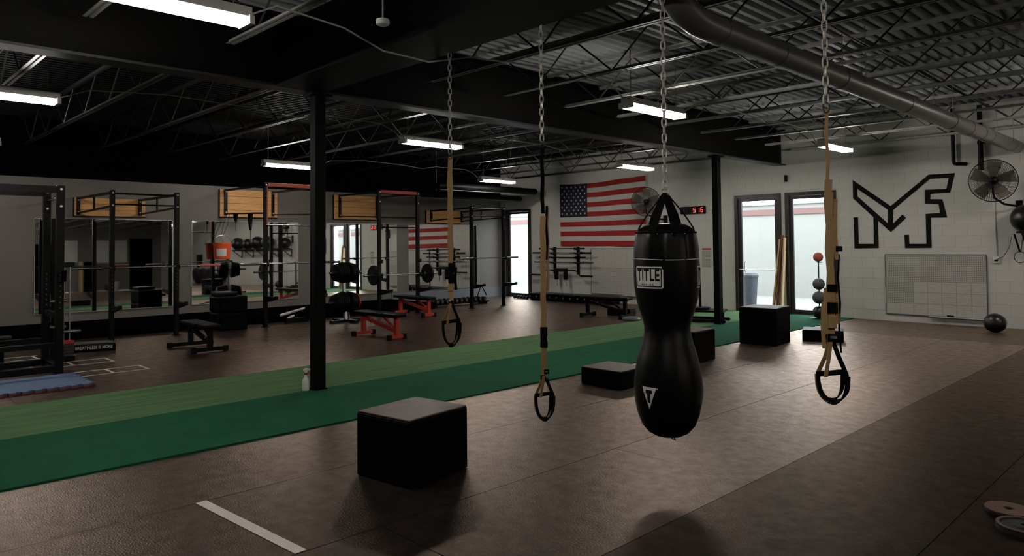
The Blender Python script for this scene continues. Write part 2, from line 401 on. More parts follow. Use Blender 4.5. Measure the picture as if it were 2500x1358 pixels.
def block_mesh(w, h):
    key = (round(w, 3), round(h, 3))
    if key not in bm_cache:
        w2, h2, c = w / 2 - .002, h / 2 - .002, .002
        vs = [(-w2, .012, -h2), (w2, .012, -h2), (w2, .012, h2), (-w2, .012, h2), (-w2 + c, 0, -h2 + c), (w2 - c, 0, -h2 + c), (w2 - c, 0, h2 - c), (-w2 + c, 0, h2 - c)]
        b = MB().add(vs, [(4, 5, 6, 7), (0, 1, 5, 4), (1, 2, 6, 5), (2, 3, 7, 6), (3, 0, 4, 7)])
        me = b.mesh('block'); me.materials.append(M['cmu']); bm_cache[key] = me
    return bm_cache[key]
inview = [b for b in blocks if -8.9 < b[0] < -2.9 and b[2] < 3.75]
inview.sort(key=lambda b: -b[0]); single = set(inview[:300])
rest = MB()
for s0, s1, z0, z1 in blocks:
    if (s0, s1, z0, z1) in single:
        inst('block', block_mesh(s1 - s0, z1 - z0), wall_back, ((s0 + s1) / 2, YB, (z0 + z1) / 2))
    else:
        w2, h2, c = (s1 - s0) / 2 - .002, (z1 - z0) / 2 - .002, .002; xc, zc = (s0 + s1) / 2, (z0 + z1) / 2
        vs = [(-w2, .012, -h2), (w2, .012, -h2), (w2, .012, h2), (-w2, .012, h2), (-w2 + c, 0, -h2 + c), (w2 - c, 0, -h2 + c), (w2 - c, 0, h2 - c), (-w2 + c, 0, h2 - c)]
        rest.add([(v[0] + xc, v[1] + YB, v[2] + zc) for v in vs], [(4, 5, 6, 7), (0, 1, 5, 4), (1, 2, 6, 5), (2, 3, 7, 6), (3, 0, 4, 7)])
o = rest.build('block_field', 'cmu', wall_back); o['kind'] = 'stuff'
# other walls
wl_ = tag(MB().bx(XL - .2, XL, YR, YB + .01, 0, 3.03).build('wall_left', 'greywall'), 'grey painted wall carrying the gym mirrors', 'wall', **ST)
MB().bx(XL - .2, XL, YR, YB, 3.03, ZD).build('upper_band', 'blackpaint', wl_, label='black painted band above the grey wall')
tag(MB().bx(XR, XR + .2, YR, YB + .01, 0, ZD).build('wall_right', 'greywall'), 'grey far side wall seen in the mirrors', 'wall', **ST)
tag(MB().bx(XL - .2, XR + .2, YR - .2, YR, 0, ZD).build('wall_rear', 'greywall'), 'grey rear wall behind the open floor', 'wall', **ST)
tag(MB().bx(XL, XL + .02, 11.6, YB, 0, .3).build('baseboard_left', 'trim_blue'), 'blue grey base strip under the mirror wall corner', 'baseboard', **ST)
# corrugated roof deck, ribs along Y
def deck_sheet(xa, xb, m_, parent=None, name='ceiling'):
    dk = MB(); per = 0.15; n = int(round((xb - xa) / per)); vs = []; fs = []; prof = []
    for i in range(n):
        x0 = xa + i * per
        prof += [(x0, ZD), (x0 + .055, ZD), (x0 + .075, ZD + .065), (x0 + .13, ZD + .065)]
    prof.append((xa + n * per, ZD))
    for px_, pz in prof: vs += [(px_, YR - .2, pz), (px_, YB + .2, pz)]
    for i in range(len(prof) - 1): fs.append((2 * i, 2 * i + 1, 2 * i + 3, 2 * i + 2))
    return dk.add(vs, fs).build(name, m_, parent)
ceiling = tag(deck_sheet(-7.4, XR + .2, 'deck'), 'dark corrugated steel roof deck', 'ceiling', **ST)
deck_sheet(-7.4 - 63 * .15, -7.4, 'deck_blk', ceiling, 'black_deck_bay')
tag(MB().bx(XL - .3, XR + .3, YR - .3, YB + .3, ZD + .08, ZD + .2).build('roof', 'blackpaint'), 'roof slab over the steel deck', 'roof', **ST)
# main girder on posts, cross beam carrying the bag chains
g = MB(); g.bx(-7.52, -7.28, YR, YB, 4.13, 4.155); g.bx(-7.412, -7.388, YR, YB, 3.375, 4.13)
gd = tag(g.build('girder', 'girder'), 'long dark steel girder resting on the two posts', 'beam', **ST); MB().bx(-7.52, -7.28, YR, YB, 3.35, 3.375).build('bottom_flange', 'joist_blk', gd)
g = MB(); g.bx(-7.26, XR, 3.56, 4.14, 3.35, 3.39); g.bx(-7.26, XR, 3.60, 4.10, 3.39, 4.0)
tag(g.build('cross_beam', 'girder'), 'boxed dark cross beam that the bag chains hang from', 'beam', **ST)
for py, lb in ((4.15, 'black square post with spray bottle at its foot'), (12.93, 'black square post beside the red clock')):
    p = thing('support_post', lb, 'post', (-7.4, py, 0), 0, 'roof posts', 'structure')
    MB().bx(-.065, .065, -.065, .065, .026, 3.35).build('shaft', 'girder', p, bevel=.008)
    MB().bx(-.075, .075, -.075, .075, .0125, .026).build('base_plate', 'girder', p)
    MB().bx(-.11, .11, -.13, .13, 3.325, 3.349).build('cap_plate', 'girder', p)
# open web roof joists
ZB, ZT = 3.6, 4.14
web_len = math.hypot(.6, ZT - ZB - .05)
def webm():
    b = MB().cyl((0, 0, 0), (.6, 0, ZT - ZB - .05), .011, n=6); me = b.mesh('web'); me.materials.append(M['web']); return me
def webm2():
    b = MB().cyl((0, 0, ZT - ZB - .05), (.6, 0, 0), .011, n=6); me = b.mesh('web'); me.materials.append(M['web']); return me
WA, WB_ = webm(), webm2()
def joist(y, x0, x1, lb, jm='joist'):
    j = thing('roof_joist', lb, 'joist', ((x0 + x1) / 2, y, ZB), 0, 'open web roof joists', 'structure')
    L = x1 - x0; h = L / 2
    b = MB()
    for s in (-1, 1): b.bx(-h + .35, h - .35, s * .012 if s > 0 else -.042, .042 if s > 0 else -.012, 0, .006); b.bx(-h + .35, h - .35, s * .012 - .003, s * .012 + .003, 0, .04)
    b.build('bottom_chord', jm, j)
    b = MB()
    for s in (-1, 1): b.bx(-h, h, s * .012 if s > 0 else -.045, .045 if s > 0 else -.012, ZT - ZB - .006, ZT - ZB); b.bx(-h, h, s * .012 - .003, s * .012 + .003, ZT - ZB - .045, ZT - ZB)
    b.build('top_chord', jm, j)
    x = -h + .35; i = 0; far = MB()
    while x + .6 < h - .3:
        wx = x + (x0 + x1) / 2
        if wx < 2.5: inst('web', (WA if i % 2 else WB_), j, (x, 0, .025))
        else:
            a, bb = ((0, ZT - ZB - .05) if i % 2 else (ZT - ZB - .05, 0)); far.cyl((x, 0, .025 + a), (x + .6, 0, .025 + bb), .011, n=6)
        x += .6; i += 1
    if far.v: f = far.build('web_far', 'web', j); f['kind'] = 'stuff'
ordn = ['first', 'second', 'third', 'fourth', 'fifth', 'sixth', 'seventh', 'eighth', 'ninth', 'tenth', 'eleventh', 'twelfth', 'thirteenth']
for k in range(12):
    y = 15.28 - 1.235 * k
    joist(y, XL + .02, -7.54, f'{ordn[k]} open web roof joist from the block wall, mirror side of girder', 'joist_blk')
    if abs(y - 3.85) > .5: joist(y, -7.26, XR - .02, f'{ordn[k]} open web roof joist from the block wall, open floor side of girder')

# doors
def door(name, a, b, h, lb, bar=True, hinge=0):
    d = thing(name, lb, 'door', ((a + b) / 2, YB + .02, 0), 0, None, 'structure')
    w = (b - a) / 2; f = .075
    m_ = MB(); m_.bx(-w, -w + f, -.05, .12, 0, h); m_.bx(w - f, w, -.05, .12, 0, h); m_.bx(-w + f, w - f, -.05, .12, h - f, h); m_.bx(-w + f, w - f, -.02, .12, 0, .012)
    m_.build('door_frame', 'frame', d, bevel=.006)
    lw = w - f - .005; st = .085; z0, z1 = .016, h - f - .005
    m_ = MB(); m_.bx(-lw, -lw + st, 0, .05, z0, z1); m_.bx(lw - st, lw, 0, .05, z0, z1); m_.bx(-lw + st, lw - st, 0, .05, z1 - .07, z1); m_.bx(-lw + st, lw - st, 0, .05, z0, z0 + .1)
    lf = m_.build('door_leaf', 'frame', d, bevel=.004)
    MB().bx(-lw + st, lw - st, .02, .028, z0 + .1, z1 - .07).build('pane', 'glass', lf)
    if bar:
        MB().tube([(-lw + .03, 0, .99), (-lw + .04, -.06, .99), (lw - .1, -.06, .99), (lw - .03, 0, 1.02)], .011).build('push_bar', 'chrome', lf, smooth=True)
        MB().tube([(-lw + .16, 0, 1.17), (-lw + .16, -.05, 1.15), (-lw + .16, -.05, .95), (-lw + .16, 0, .93)], .009).build('pull_handle', 'steel_blk', lf, smooth=True)
    return d
door('door_1', *DOORS[0], 'bronze framed glass door with thin push bar, bin visible outside')
door('door_2', *DOORS[1], 'bronze framed tall glass panel behind the medicine ball stand', bar=False)
door('door_3', *DOORS[2], 'bronze framed glass door in the corner by the mirrors', bar=False)

# mirrors on the left wall (their backs lean a touch, as the reflections show)
for i, (y0, y1, tl, lb) in enumerate(((3.2, 5.78, .85, 'large wall mirror reflecting a dark doorway'), (6.2, 8.78, .45, 'large wall mirror reflecting the row of black balls'), (9.18, 11.76, .45, 'large wall mirror reflecting the glass doors'), (12.17, 14.74, .25, 'large wall mirror reflecting the flag stripes'))):
    o = MB().bx(0, .006, y0 - (y0 + y1) / 2, y1 - (y0 + y1) / 2, 0, 1.88).build('wall_mirror', 'mirror')
    tag(o, lb, 'mirror', 'wall mirrors'); o.location = (XL + .004 + 1.88 * math.tan(R(tl)), (y0 + y1) / 2, .335); o.rotation_euler = (0, R(-tl), 0)
    e = MB(); hw = (y1 - y0) / 2; e.bx(-.003, .009, -hw - .006, hw + .006, -.006, 0); e.bx(-.003, .009, -hw - .006, -hw, 0, 1.88); e.bx(-.003, .009, hw, hw + .006, 0, 1.88); e.bx(-.003, .009, -hw, hw, 1.88, 1.886)
    e.build('edge_strip', 'bolt', o)
# black rubber platform along the mirrors
p = thing('lifting_platform', 'long low black rubber platform along the foot of the mirrors', 'platform', (-15.6, 5, 0))
MB().bx(-1.03, 1.0, -10.9, 6.5, 0.001, .13).build('deck', 'blackpaint', p)
MB().bx(-1.03, 1.02, -10.9, 6.52, .131, .15).build('top_mat', 'blackpaint', p)

# outside
tag(MB().bx(-40, 20, YB + .25, 45, -.2, -.02).build('ground', 'concrete'), 'pale concrete walk outside the glass doors', 'ground', **ST)
b = thing('neighbour_building', 'pale stucco building across the walk outside', 'building', (-14, 21, 0), 0, None, 'structure')
MB().bx(-26, 16, 0, .4, -.02, 2.75).build('wall', 'stucco', b); MB().bx(-26, 16, -.04, 0, 2.45, 2.62).build('red_band', 'stucco_red', b)
MB().bx(-26, 16, -.05, .45, 2.75, 2.85).build('coping', 'stucco', b)
t = thing('trash_bin', 'tall grey bin standing outside the door', 'bin', (-9.05, 17.4, -.02))
MB().lathe([(.15, 0), (.2, .75), (.21, .75)], 16).build('body', 'bin', t, smooth=True); MB().lathe([(.215, .75), (.215, .8), (.16, .86)], 16).build('lid', 'bin', t)
#LIGHTS
def fixture():
    t = thing('fluorescent_fixture', '', 'light', (0, 0, 0), 0, 'fluorescent strip fixtures')
    MB().bx(-.06, .06, -.62, .62, .045, .12).build('housing', 'fixture', t, bevel=.006)
    w = MB(); w.bx(-.085, .085, -.6, .6, .036, .044)
    w.build('reflector', 'fixture', t)
    for s in (-1, 1):
        MB().cyl((s * .068, -.58, 0), (s * .068, .58, 0), .019, n=8, cap=False).build('tube', 'tube', t, smooth=True)
    for s in (-1, 1): MB().bx(-.1, .1, s * .6 - .02, s * .6 + .02, -.02, .046).build('lamp_holder', 'fixture', t)
    for s in (-1, 1): MB().tube([(0, s * .5, .12), (0, s * .5, .9)], .006, 6).build('hanger', 'joist', t)
    return t
def copy_tree(o, parent=None):
    c = o.copy(); C.objects.link(c); c.parent = parent
    for ch in o.children: copy_tree(ch, c)
    return c
fx0 = fixture(); first = True
FX = [(-5.25, 1.75, 'fluorescent strip light nearest the camera, at the top of the picture'), (-9.6, 1.45, 'fluorescent strip light over the blue mat and nearest rack'),
      (-14.15, 7.3, 'fluorescent strip light partly behind the black post'), (-9.58, 7.5, 'fluorescent strip light over the red bench nearest the turf'), (-5.3, 7.75, 'fluorescent strip light right behind the punching bag chain'),
      (-14.05, 13.2, 'fluorescent strip light by the black ducts in the corner'), (-9.55, 13.2, 'fluorescent strip light above the flag'), (-5.2, 13.25, 'fluorescent strip light just above the two glass doors'),
      (-0.95, 1.75, 'fluorescent strip light over the near open floor, outside the view'), (-0.95, 13.2, 'fluorescent strip light above the ball shelf, outside the view'), (3.4, 13.2, 'fluorescent strip light above the rope board, outside the view'), (12.2, 7.4, 'added fluorescent strip light before the far grey wall, unseen fill'), (9.0, 5.6, 'added fluorescent strip light short of the far grey wall, unseen fill'), (5.5, 3.0, 'added fluorescent strip light over the far open floor, unseen fill'),  # last three here are added, unseen lamps that brighten the far wall
      (-14.1, 1.6, 'fluorescent strip light over the hopscotch tape, outside the view')]
for x, y, lb in FX:
    t = fx0 if first else copy_tree(fx0); first = False
    t.location = (x, y, 3.3); t['label'] = lb
#NEXT2
# ================================================================== THINGS
# ---- chain links
def link_mesh():
    P = []; L, w = .064, .018
    for i in range(12):
        a = 2 * PI * i / 12
        P.append((w * math.cos(a) * .8, 0, (L / 2 - w) * (1 if math.sin(a) > 0.01 else -1 if math.sin(a) < -.01 else 0) + w * math.sin(a)))
    me = MB().tube(P, .005, 6, closed=True).mesh('chain_link', smooth=True); me.materials.append(M['zinc']); return me
LINK = link_mesh()
def chain(parent, z_top, z_bot, sub=None):
    c = bpy.data.objects.new('chain', None); C.objects.link(c); c.parent = parent; c.empty_display_size = .1
    n = int(round((z_top - z_bot) / .0525)); p = (z_top - z_bot) / n
    for i in range(n): inst('chain_link', LINK, c, (0, 0, z_bot + (i + .5) * p), (0, 0, (PI / 2 if i % 2 else 0) + .35))
    return c

# ---- punching bag
BX, BY = -2.74, 4.12
bag = thing('punching_bag', 'black hourglass body punching bag with white lettering, hanging by a chain', 'punching bag', (BX, BY, 0))
prof = [(.002, .338), (.05, .340), (.09, .348), (.135, .372), (.175, .42), (.202, .49), (.219, .57), (.225, .65), (.222, .73), (.210, .81), (.190, .89), (.166, .97), (.152, 1.03), (.152, 1.07), (.164, 1.12), (.184, 1.18), (.202, 1.25), (.214, 1.33), (.218, 1.42), (.216, 1.50), (.211, 1.58), (.203, 1.65), (.196, 1.69), (.180, 1.715), (.14, 1.74), (.09, 1.752), (.002, 1.755)]
def bag_r(z):
    for (r0, z0), (r1, z1) in zip(prof, prof[1:]):
        if z0 <= z <= z1: return r0 + (r1 - r0) * (z - z0) / (z1 - z0)
    return .2
bb = MB().lathe(prof, 48)
# gathered folds below the top seam
for i, v in enumerate(bb.v):
    if 1.45 < v[2] < 1.74:
        a = math.atan2(v[1], v[0]); k = math.sin(PI * (v[2] - 1.45) / .29) * .006
        s = 1 + (k / .2) * (math.sin(a * 11) + .6 * math.sin(a * 17 + 1))
        bb.v[i] = (v[0] * s, v[1] * s, v[2])
body = bb.build('body', 'vinyl', bag, smooth=True)
MB().tube([(math.cos(2 * PI * i / 40) * (bag_r(1.515) + .002), math.sin(2 * PI * i / 40) * (bag_r(1.515) + .002), 1.515 + .004 * math.sin(4 * PI * i / 40)) for i in range(40)], .003, 5, closed=True).build('piping', 'print_white', body, smooth=True)
MB().tube([(math.cos(2 * PI * i / 40) * .198, math.sin(2 * PI * i / 40) * .198, 1.69) for i in range(40)], .006, 5, closed=True).build('top_seam', 'webbing_blk', body, smooth=True)
riv = MB().lathe([(.004, 0), (.004, .002), (.001, .004)], 8, axis='x'); riv_me = riv.mesh('rivet'); riv_me.materials.append(M['bolt'])
for i in range(14):
    a = 2 * PI * i / 14 + .1; inst('rivet', riv_me, body, (.203 * math.cos(a), .203 * math.sin(a), 1.68), (0, 0, a))
th0 = math.atan2(-BY, -BX)
for dv, sw in ((-72, .022), (-26, .062), (20, .062), (74, .022), (150, .05), (215, .05)):
    a = th0 + R(dv); r0 = .185
    pts = [(r0 * 1.06 * math.cos(a), r0 * 1.06 * math.sin(a), 1.66), (r0 * math.cos(a), r0 * math.sin(a), 1.72), (.12 * math.cos(a), .12 * math.sin(a), 1.82), (.03 * math.cos(a), .03 * math.sin(a), 1.93), (.004 * math.cos(a), .004 * math.sin(a), 1.955)]
    MB().ribbon(pts, [sw, sw, sw, sw * .8, sw * .5], .006, (-math.sin(a), math.cos(a), 0)).build('hanging_strap', 'webbing_blk', bag)
MB().tube([(.028 * math.cos(2 * PI * i / 16), 0, 1.965 + .03 * math.sin(2 * PI * i / 16)) for i in range(16)], .006, 6, closed=True).build('top_ring', 'zinc', bag, smooth=True)
MB().tube([(0, 0, .34), (.03, .0, .325), (.05, 0, .318), (.04, 0, .334)], .004, 5).build('bottom_ring', 'webbing_blk', bag)
chain(bag, 3.352, 1.985)
# wrapped prints
def wrap(me, a0, zc, off):
    """flat mesh in XY -> onto the bag surface; +x runs towards image right seen from outside"""
    for v in me.vertices:
        z = zc + v.co.y; r = bag_r(z) + off + v.co.z
        a = a0 + v.co.x / .215
        v.co = (r * math.cos(a), r * math.sin(a), z)
    me.update()
def grid_mesh(name, pts_fn, nx, ny):
    vs = [pts_fn(i / nx, j / ny) for j in range(ny + 1) for i in range(nx + 1)]
    fs = [(j * (nx + 1) + i, j * (nx + 1) + i + 1, (j + 1) * (nx + 1) + i + 1, (j + 1) * (nx + 1) + i) for j in range(ny) for i in range(nx)]
    me = bpy.data.meshes.new(name); me.from_pydata([(a, b, 0) for a, b in vs], [], fs); return me
def add_print(name, me, a0, zc, off, m_, parent):
    wrap(me, a0, zc, off); me.materials.clear(); me.materials.append(M[m_])
    o = bpy.data.objects.new(name, me); C.objects.link(o); o.parent = parent; return o
def subdiv(me, cuts=2, maxlen=.02):
    bm = bmesh.new(); bm.from_mesh(me); bmesh.ops.triangulate(bm, faces=bm.faces)
    for _ in range(3):
        es = [e for e in bm.edges if e.calc_length() > maxlen]
        if not es: break
        bmesh.ops.subdivide_edges(bm, edges=es, cuts=1); bmesh.ops.triangulate(bm, faces=[f for f in bm.faces if len(f.verts) > 3])
    bm.to_mesh(me); bm.free(); return me
def rrect(w, h, r, n=5):
    P = []
    for cx, cy, a0 in ((w / 2 - r, h / 2 - r, 0), (-w / 2 + r, h / 2 - r, 90), (-w / 2 + r, -h / 2 + r, 180), (w / 2 - r, -h / 2 + r, 270)):
        for i in range(n): a = R(a0 + 90 * i / (n - 1)); P.append((cx + r * math.cos(a), cy + r * math.sin(a)))
    return P
def poly_mesh(poly):
    me = bpy.data.meshes.new('print'); me.from_pydata([(x, y, 0) for x, y in poly], [], [tuple(range(len(poly)))]); return subdiv(me)
for dv in (-34, 92, 212):
    a0 = th0 + R(dv); zc = 1.398
    lo = add_print('logo_patch', poly_mesh(rrect(.215, .142, .012)), a0, zc, .0015, 'print_white', body); lo['label'] = 'white rectangular patch lettered TITLE BOXING'
    if dv > 200: continue
    add_print('patch_border', poly_mesh(rrect(.198, .124, .01)), a0, zc, .0022, 'print_black', body)
    add_print('patch_field', poly_mesh(rrect(.184, .110, .006)), a0, zc, .0030, 'print_white', body)
    add_print('lettering', subdiv(text_mesh('TITLE', .105, .0, .0028, .62, 1.08)), a0, zc + .012, .0038, 'print_black', body)
    add_print('lettering', subdiv(text_mesh('BOXING', .017, .0, .0008, .8, 2.1)), a0, zc - .047, .0038, 'print_black', body)
for dv in (-33, 92, 212):
    a0 = th0 + R(dv); zc = .625
    add_print('triangle_print', poly_mesh([(-.052, .068), (.052, .068), (0, -.075)]), a0, zc, .0015, 'print_white', body)
    add_print('letter_print', poly_mesh([(-.023, .05), (.023, .05), (.023, .027), (.011, .03), (.011, -.032), (-.011, -.032), (-.011, .03), (-.023, .027)]), a0, zc, .0026, 'print_black', body)
    add_print('dot_print', poly_mesh([(.058 + .005 * math.cos(k), .062 + .005 * math.sin(k)) for k in [2 * PI * i / 8 for i in range(8)]]), a0, zc, .0015, 'print_white', body)

# ---- suspension trainers (webbing straps with stirrup handles)
def trainer(x, lb, z_chain, segs, z_split, z_handle, z_bot, width, facing, hw, extras):
    """segs: list of (z0,z1,width,material,name)"""
    t = thing('suspension_trainer', lb, 'suspension strap', (x, 4.12, 0), facing, 'suspension straps on the cross beam')
    chain(t, 3.352, z_chain)
    MB().tube([(.016 * math.cos(2 * PI * i / 12), 0, z_chain - .02 + .03 * math.sin(2 * PI * i / 12)) for i in range(12)], .005, 5, closed=True).build('carabiner', 'steel_blk', t, smooth=True)
    for z0, z1, w, m_, nm, dx, th in segs:
        n = max(2, int((z0 - z1) / .12)); pts = [(dx + .004 * math.sin(3 * i + z0), .003 * math.cos(2 * i), z0 + (z1 - z0) * i / n) for i in range(n + 1)]
        MB().ribbon(pts, w, th, (1, .25 * math.sin(z0 * 3), 0)).build(nm, m_, t)
    # stirrup: two webbing legs, grip tube, foot loop
    m1 = 'webbing'; wd = hw / 2
    MB().ribbon([(-.008, 0, z_split), (-wd * .45, .005, (z_split + z_handle) / 2), (-wd * .95, .02, z_handle), (-wd * .98, .035, z_handle - .03)], .028, .004, (.8, .6, 0)).build('strap_leg', m1, t)
    MB().ribbon([(.008, 0, z_split), (wd * .5, -.005, (z_split + z_handle) / 2), (wd * .95, .0, z_handle), (wd, .01, z_handle - .03)], .028, .004, (.8, .6, 0)).build('strap_leg', 'webbing_blk', t)
    MB().ribbon([(-.004, -.02, z_split), (-wd * .2, -.03, (z_split + z_handle) / 2), (-wd * .45, -.03, z_handle - .02)], .024, .004, (.8, .6, 0)).build('strap_leg', m1, t)
    MB().tube([(-wd, .02, z_handle - .012), (0, .0, z_handle), (wd, .0, z_handle + .012)], .0155, 10).build('handle_grip', 'webbing_blk', t, smooth=True)
    hl = z_handle - z_bot
    loop = [(-wd * math.cos(a) * (1.05), .02 * math.cos(a), z_handle - .012 - hl * math.sin(a) ** .7) for a in [PI * i / 12 for i in range(13)]]
    sd = [(.75 * abs(math.cos(a)), .65, .55 * math.sin(a) ** 2) for a in [PI * i / 12 for i in range(13)]]
    MB().ribbon(loop[:6], .03, .005, sd[:6]).build('foot_loop', m1, t)
    MB().ribbon(loop[5:], .034, .006, sd[5:]).build('foot_loop', 'webbing_blk', t)
    loop2 = [(p[0] * .8 - .01, p[1] - .045, p[2] + .02) for p in loop]
    MB().ribbon(loop2, .026, .004, sd).build('foot_loop', 'webbing_blk', t)
    for z, dx, w, h, m_ in extras:
        MB().bx(dx - w / 2, dx + w / 2, -.012, .012, z - h / 2, z + h / 2).build('buckle' if m_ == 'webbing_blk' else 'tag', m_, t, bevel=.003)
    return t
def facing(x): return math.atan2(4.12, x) - PI / 2
W_, K_ = 'webbing', 'webbing_blk'
trainer(-5.0, 'tan suspension strap hanging in front of the barbell wall rack, farthest from the bag', 2.44,
        [(2.41, 1.46, .042, W_, 'main_strap', 0, .006), (2.30, 1.40, .03, W_, 'doubled_strap', -.012, .004), (1.46, 1.28, .05, K_, 'cam_cover', 0, .02), (1.30, 1.10, .042, W_, 'lower_strap', 0, .006), (1.42, 1.22, .026, K_, 'tail_strap', .04, .004)],
        1.10, .94, .735, .04, facing(-5.0), .15, [(1.40, 0, .06, .05, K_), (1.33, -.02, .07, .03, K_), (1.24, -.004, .046, .06, W_), (1.11, 0, .045, .03, K_), (1.12, -.01, .012, .018, 'print_white')])
trainer(-3.87, 'tan suspension strap with long single webbing and low hanging stirrup', 2.43,
        [(2.40, 1.86, .03, K_, 'anchor_strap', 0, .006), (1.92, 1.50, .02, K_, 'tail_strap', .03, .004), (1.90, 1.25, .022, W_, 'tail_strap', .036, .004), (1.84, .96, .044, W_, 'main_strap', 0, .006), (.96, .82, .05, K_, 'cam_cover', 0, .02), (.84, .56, .044, W_, 'lower_strap', 0, .006)],
        .60, .455, .27, .05, facing(-3.87), .135, [(.94, 0, .056, .07, K_), (.84, 0, .058, .045, K_), (.63, .018, .04, .035, K_), (.585, -.01, .04, .035, K_), (.632, .018, .024, .014, 'print_white'), (.588, -.01, .024, .014, 'print_white')])
trainer(-1.66, 'tan suspension strap with bundled webbing in front of the glass door', 2.40,
        [(2.37, 1.93, .018, W_, 'anchor_strap', 0, .004), (1.97, 1.06, .04, W_, 'main_strap', 0, .006), (1.90, 1.2, .024, W_, 'doubled_strap', .012, .005), (1.86, 1.52, .02, W_, 'tail_strap', .034, .004), (1.55, 1.0, .01, K_, 'side_strap', .045, .004),
         (1.28, 1.02, .022, W_, 'folded_strap', -.04, .005), (1.36, 1.10, .022, W_, 'folded_strap', -.026, .005), (1.34, 1.16, .018, W_, 'folded_strap', .036, .005)],
        1.06, .885, .735, .045, facing(-1.66), .15, [(1.36, .01, .052, .042, K_), (1.25, .01, .055, .06, K_), (1.58, .05, .034, .03, K_), (1.575, .05, .014, .014, 'print_white'), (1.08, .01, .06, .045, K_), (1.085, .012, .04, .022, 'print_white'), (1.17, .008, .044, .07, W_)])

# ---- plyometric boxes
def plyo(lb, loc, size, rz, top='ply_top'):
    t = thing('plyo_box', lb, 'plyo box', loc, rz, 'plyo boxes'); w, d, h = size
    MB().bx(-w / 2, w / 2, -d / 2, d / 2, .001, h - .012).build('body', 'ply_black', t, bevel=.012, seg=3)
    MB().bx(-w / 2 + .006, w / 2 - .006, -d / 2 + .006, d / 2 - .006, h - .012, h).build('top_pad', top, t, bevel=.005)
    pts = [(-w / 2 + .02, -d / 2 - .001, h - .03), (w / 2 - .02, -d / 2 - .001, h - .03)]
    MB().tube(pts, .003, 5).build('edge_welt', 'webbing_blk', t)
    return t
plyo('large near plyo box, black with a worn brown top', (-4.25, 3.14, 0), (.53, .59, .452), R(8))
plyo('tall black plyo box in front of the glass doors', (-5.53, 11.10, 0), (.60, .62, .585), R(6))
plyo('low black plyo box just left of the punching bag', (-5.20, 6.72, 0), (.57, .52, .20), R(1))
plyo('black plyo box mostly hidden behind the punching bag', (-5.54, 8.78, 0), (.60, .56, .43), R(2))
plyo('flat black step block behind the bundled strap', (-4.98, 12.02, 0), (.62, .46, .185), R(22))

# ---- floor items
tag(MB().bx(-.575, .575, -.035, .035, .0005, .002).build('tape_line', 'tape'), 'single white tape line on the near floor', 'tape'); at(bpy.data.objects['tape_line'], (-4.14, 1.86, 0), R(4))
def small_plate(lb, loc, r, th, hub, rz=0):
    t = thing('weight_plate', lb, 'weight plate', loc, rz, 'loose plates on the floor')
    pr = [(.016, 0), (r, 0), (r, th), (r * .86, th), (r * .84, th - .006), (r * .42, th - .006), (r * .40, th), (.016, th)] if hub else [(.018, 0), (r * .98, 0), (r, .004), (r, th - .003), (r * .99, th), (.018, th)]
    n = 36; b = MB(); k = len(pr); vs = []
    for q, h in pr:
        for i in range(n): a = 2 * PI * i / n; vs.append((q * math.cos(a), q * math.sin(a), h))
    fs = [(j * n + i, j * n + (i + 1) % n, ((j + 1) % k) * n + (i + 1) % n, ((j + 1) % k) * n + i) for j in range(k) for i in range(n)]
    b.add(vs, fs); b.build('disc', 'iron', t, smooth=True)
    q0, q1 = (r * .87, r * .985) if hub else (r * .22, r * .97)
    rim = MB(); vs = [(q * math.cos(2 * PI * i / n), q * math.sin(2 * PI * i / n), th + .0012) for q in (q0, q1) for i in range(n)] + [(q * math.cos(2 * PI * i / n), q * math.sin(2 * PI * i / n), th - .001) for q in (q0, q1) for i in range(n)]
    fs = [(i, (i + 1) % n, n + (i + 1) % n, n + i) for i in range(n)] + [(i, 2 * n + i, 2 * n + (i + 1) % n, (i + 1) % n) for i in range(n)] + [(n + i, n + (i + 1) % n, 3 * n + (i + 1) % n, 3 * n + i) for i in range(n)]
    rim.add(vs, fs).build('rim_face', 'iron_face', t)
    return t
small_plate('small flat weight plate lying farther from the camera', (-1.05, 5.13, 0), .125, .028, False)
small_plate('small rimmed weight plate lying nearer the camera', (-.93, 4.89, 0), .135, .03, True)
bl = thing('slam_ball', 'black rubber slam ball on the floor under the wall grid board', 'ball', (-3.18, 14.95, 0))
MB().sph((0, 0, .168), .168, 28, 18).build('shell', 'ball', bl, smooth=True)
MB().tube([(.1685 * math.cos(2 * PI * i / 28), .05 * math.cos(2 * PI * i / 28), .168 + .1685 * math.sin(2 * PI * i / 28) * .953) for i in range(28)], .003, 5, closed=True).build('seam', 'webbing_blk', bl)
# spray bottle
sp_ = thing('spray_bottle', 'white spray bottle with red trigger at the foot of the near post', 'bottle', (-7.415, 4.01, .012), R(60))
MB().lathe([(.02, 0), (.038, .002), (.04, .01), (.04, .105), (.034, .125), (.02, .15), (.016, .17), (.016, .18)], 16).build('body', 'white', sp_, smooth=True)
MB().lathe([(.019, .176), (.019, .195), (.012, .197)], 14).build('collar', 'red_steel', sp_)
MB().prism([(-.03, .215), (-.028, .235), (.0, .248), (.045, .24), (.05, .228), (.02, .222), (.014, .196), (-.012, .196), (-.016, .212)], -.013, .013).build('spray_head', 'white', sp_, bevel=.003)
MB().prism([(.022, .222), (.03, .224), (.042, .178), (.034, .176)], -.006, .006).build('trigger', 'red_steel', sp_)
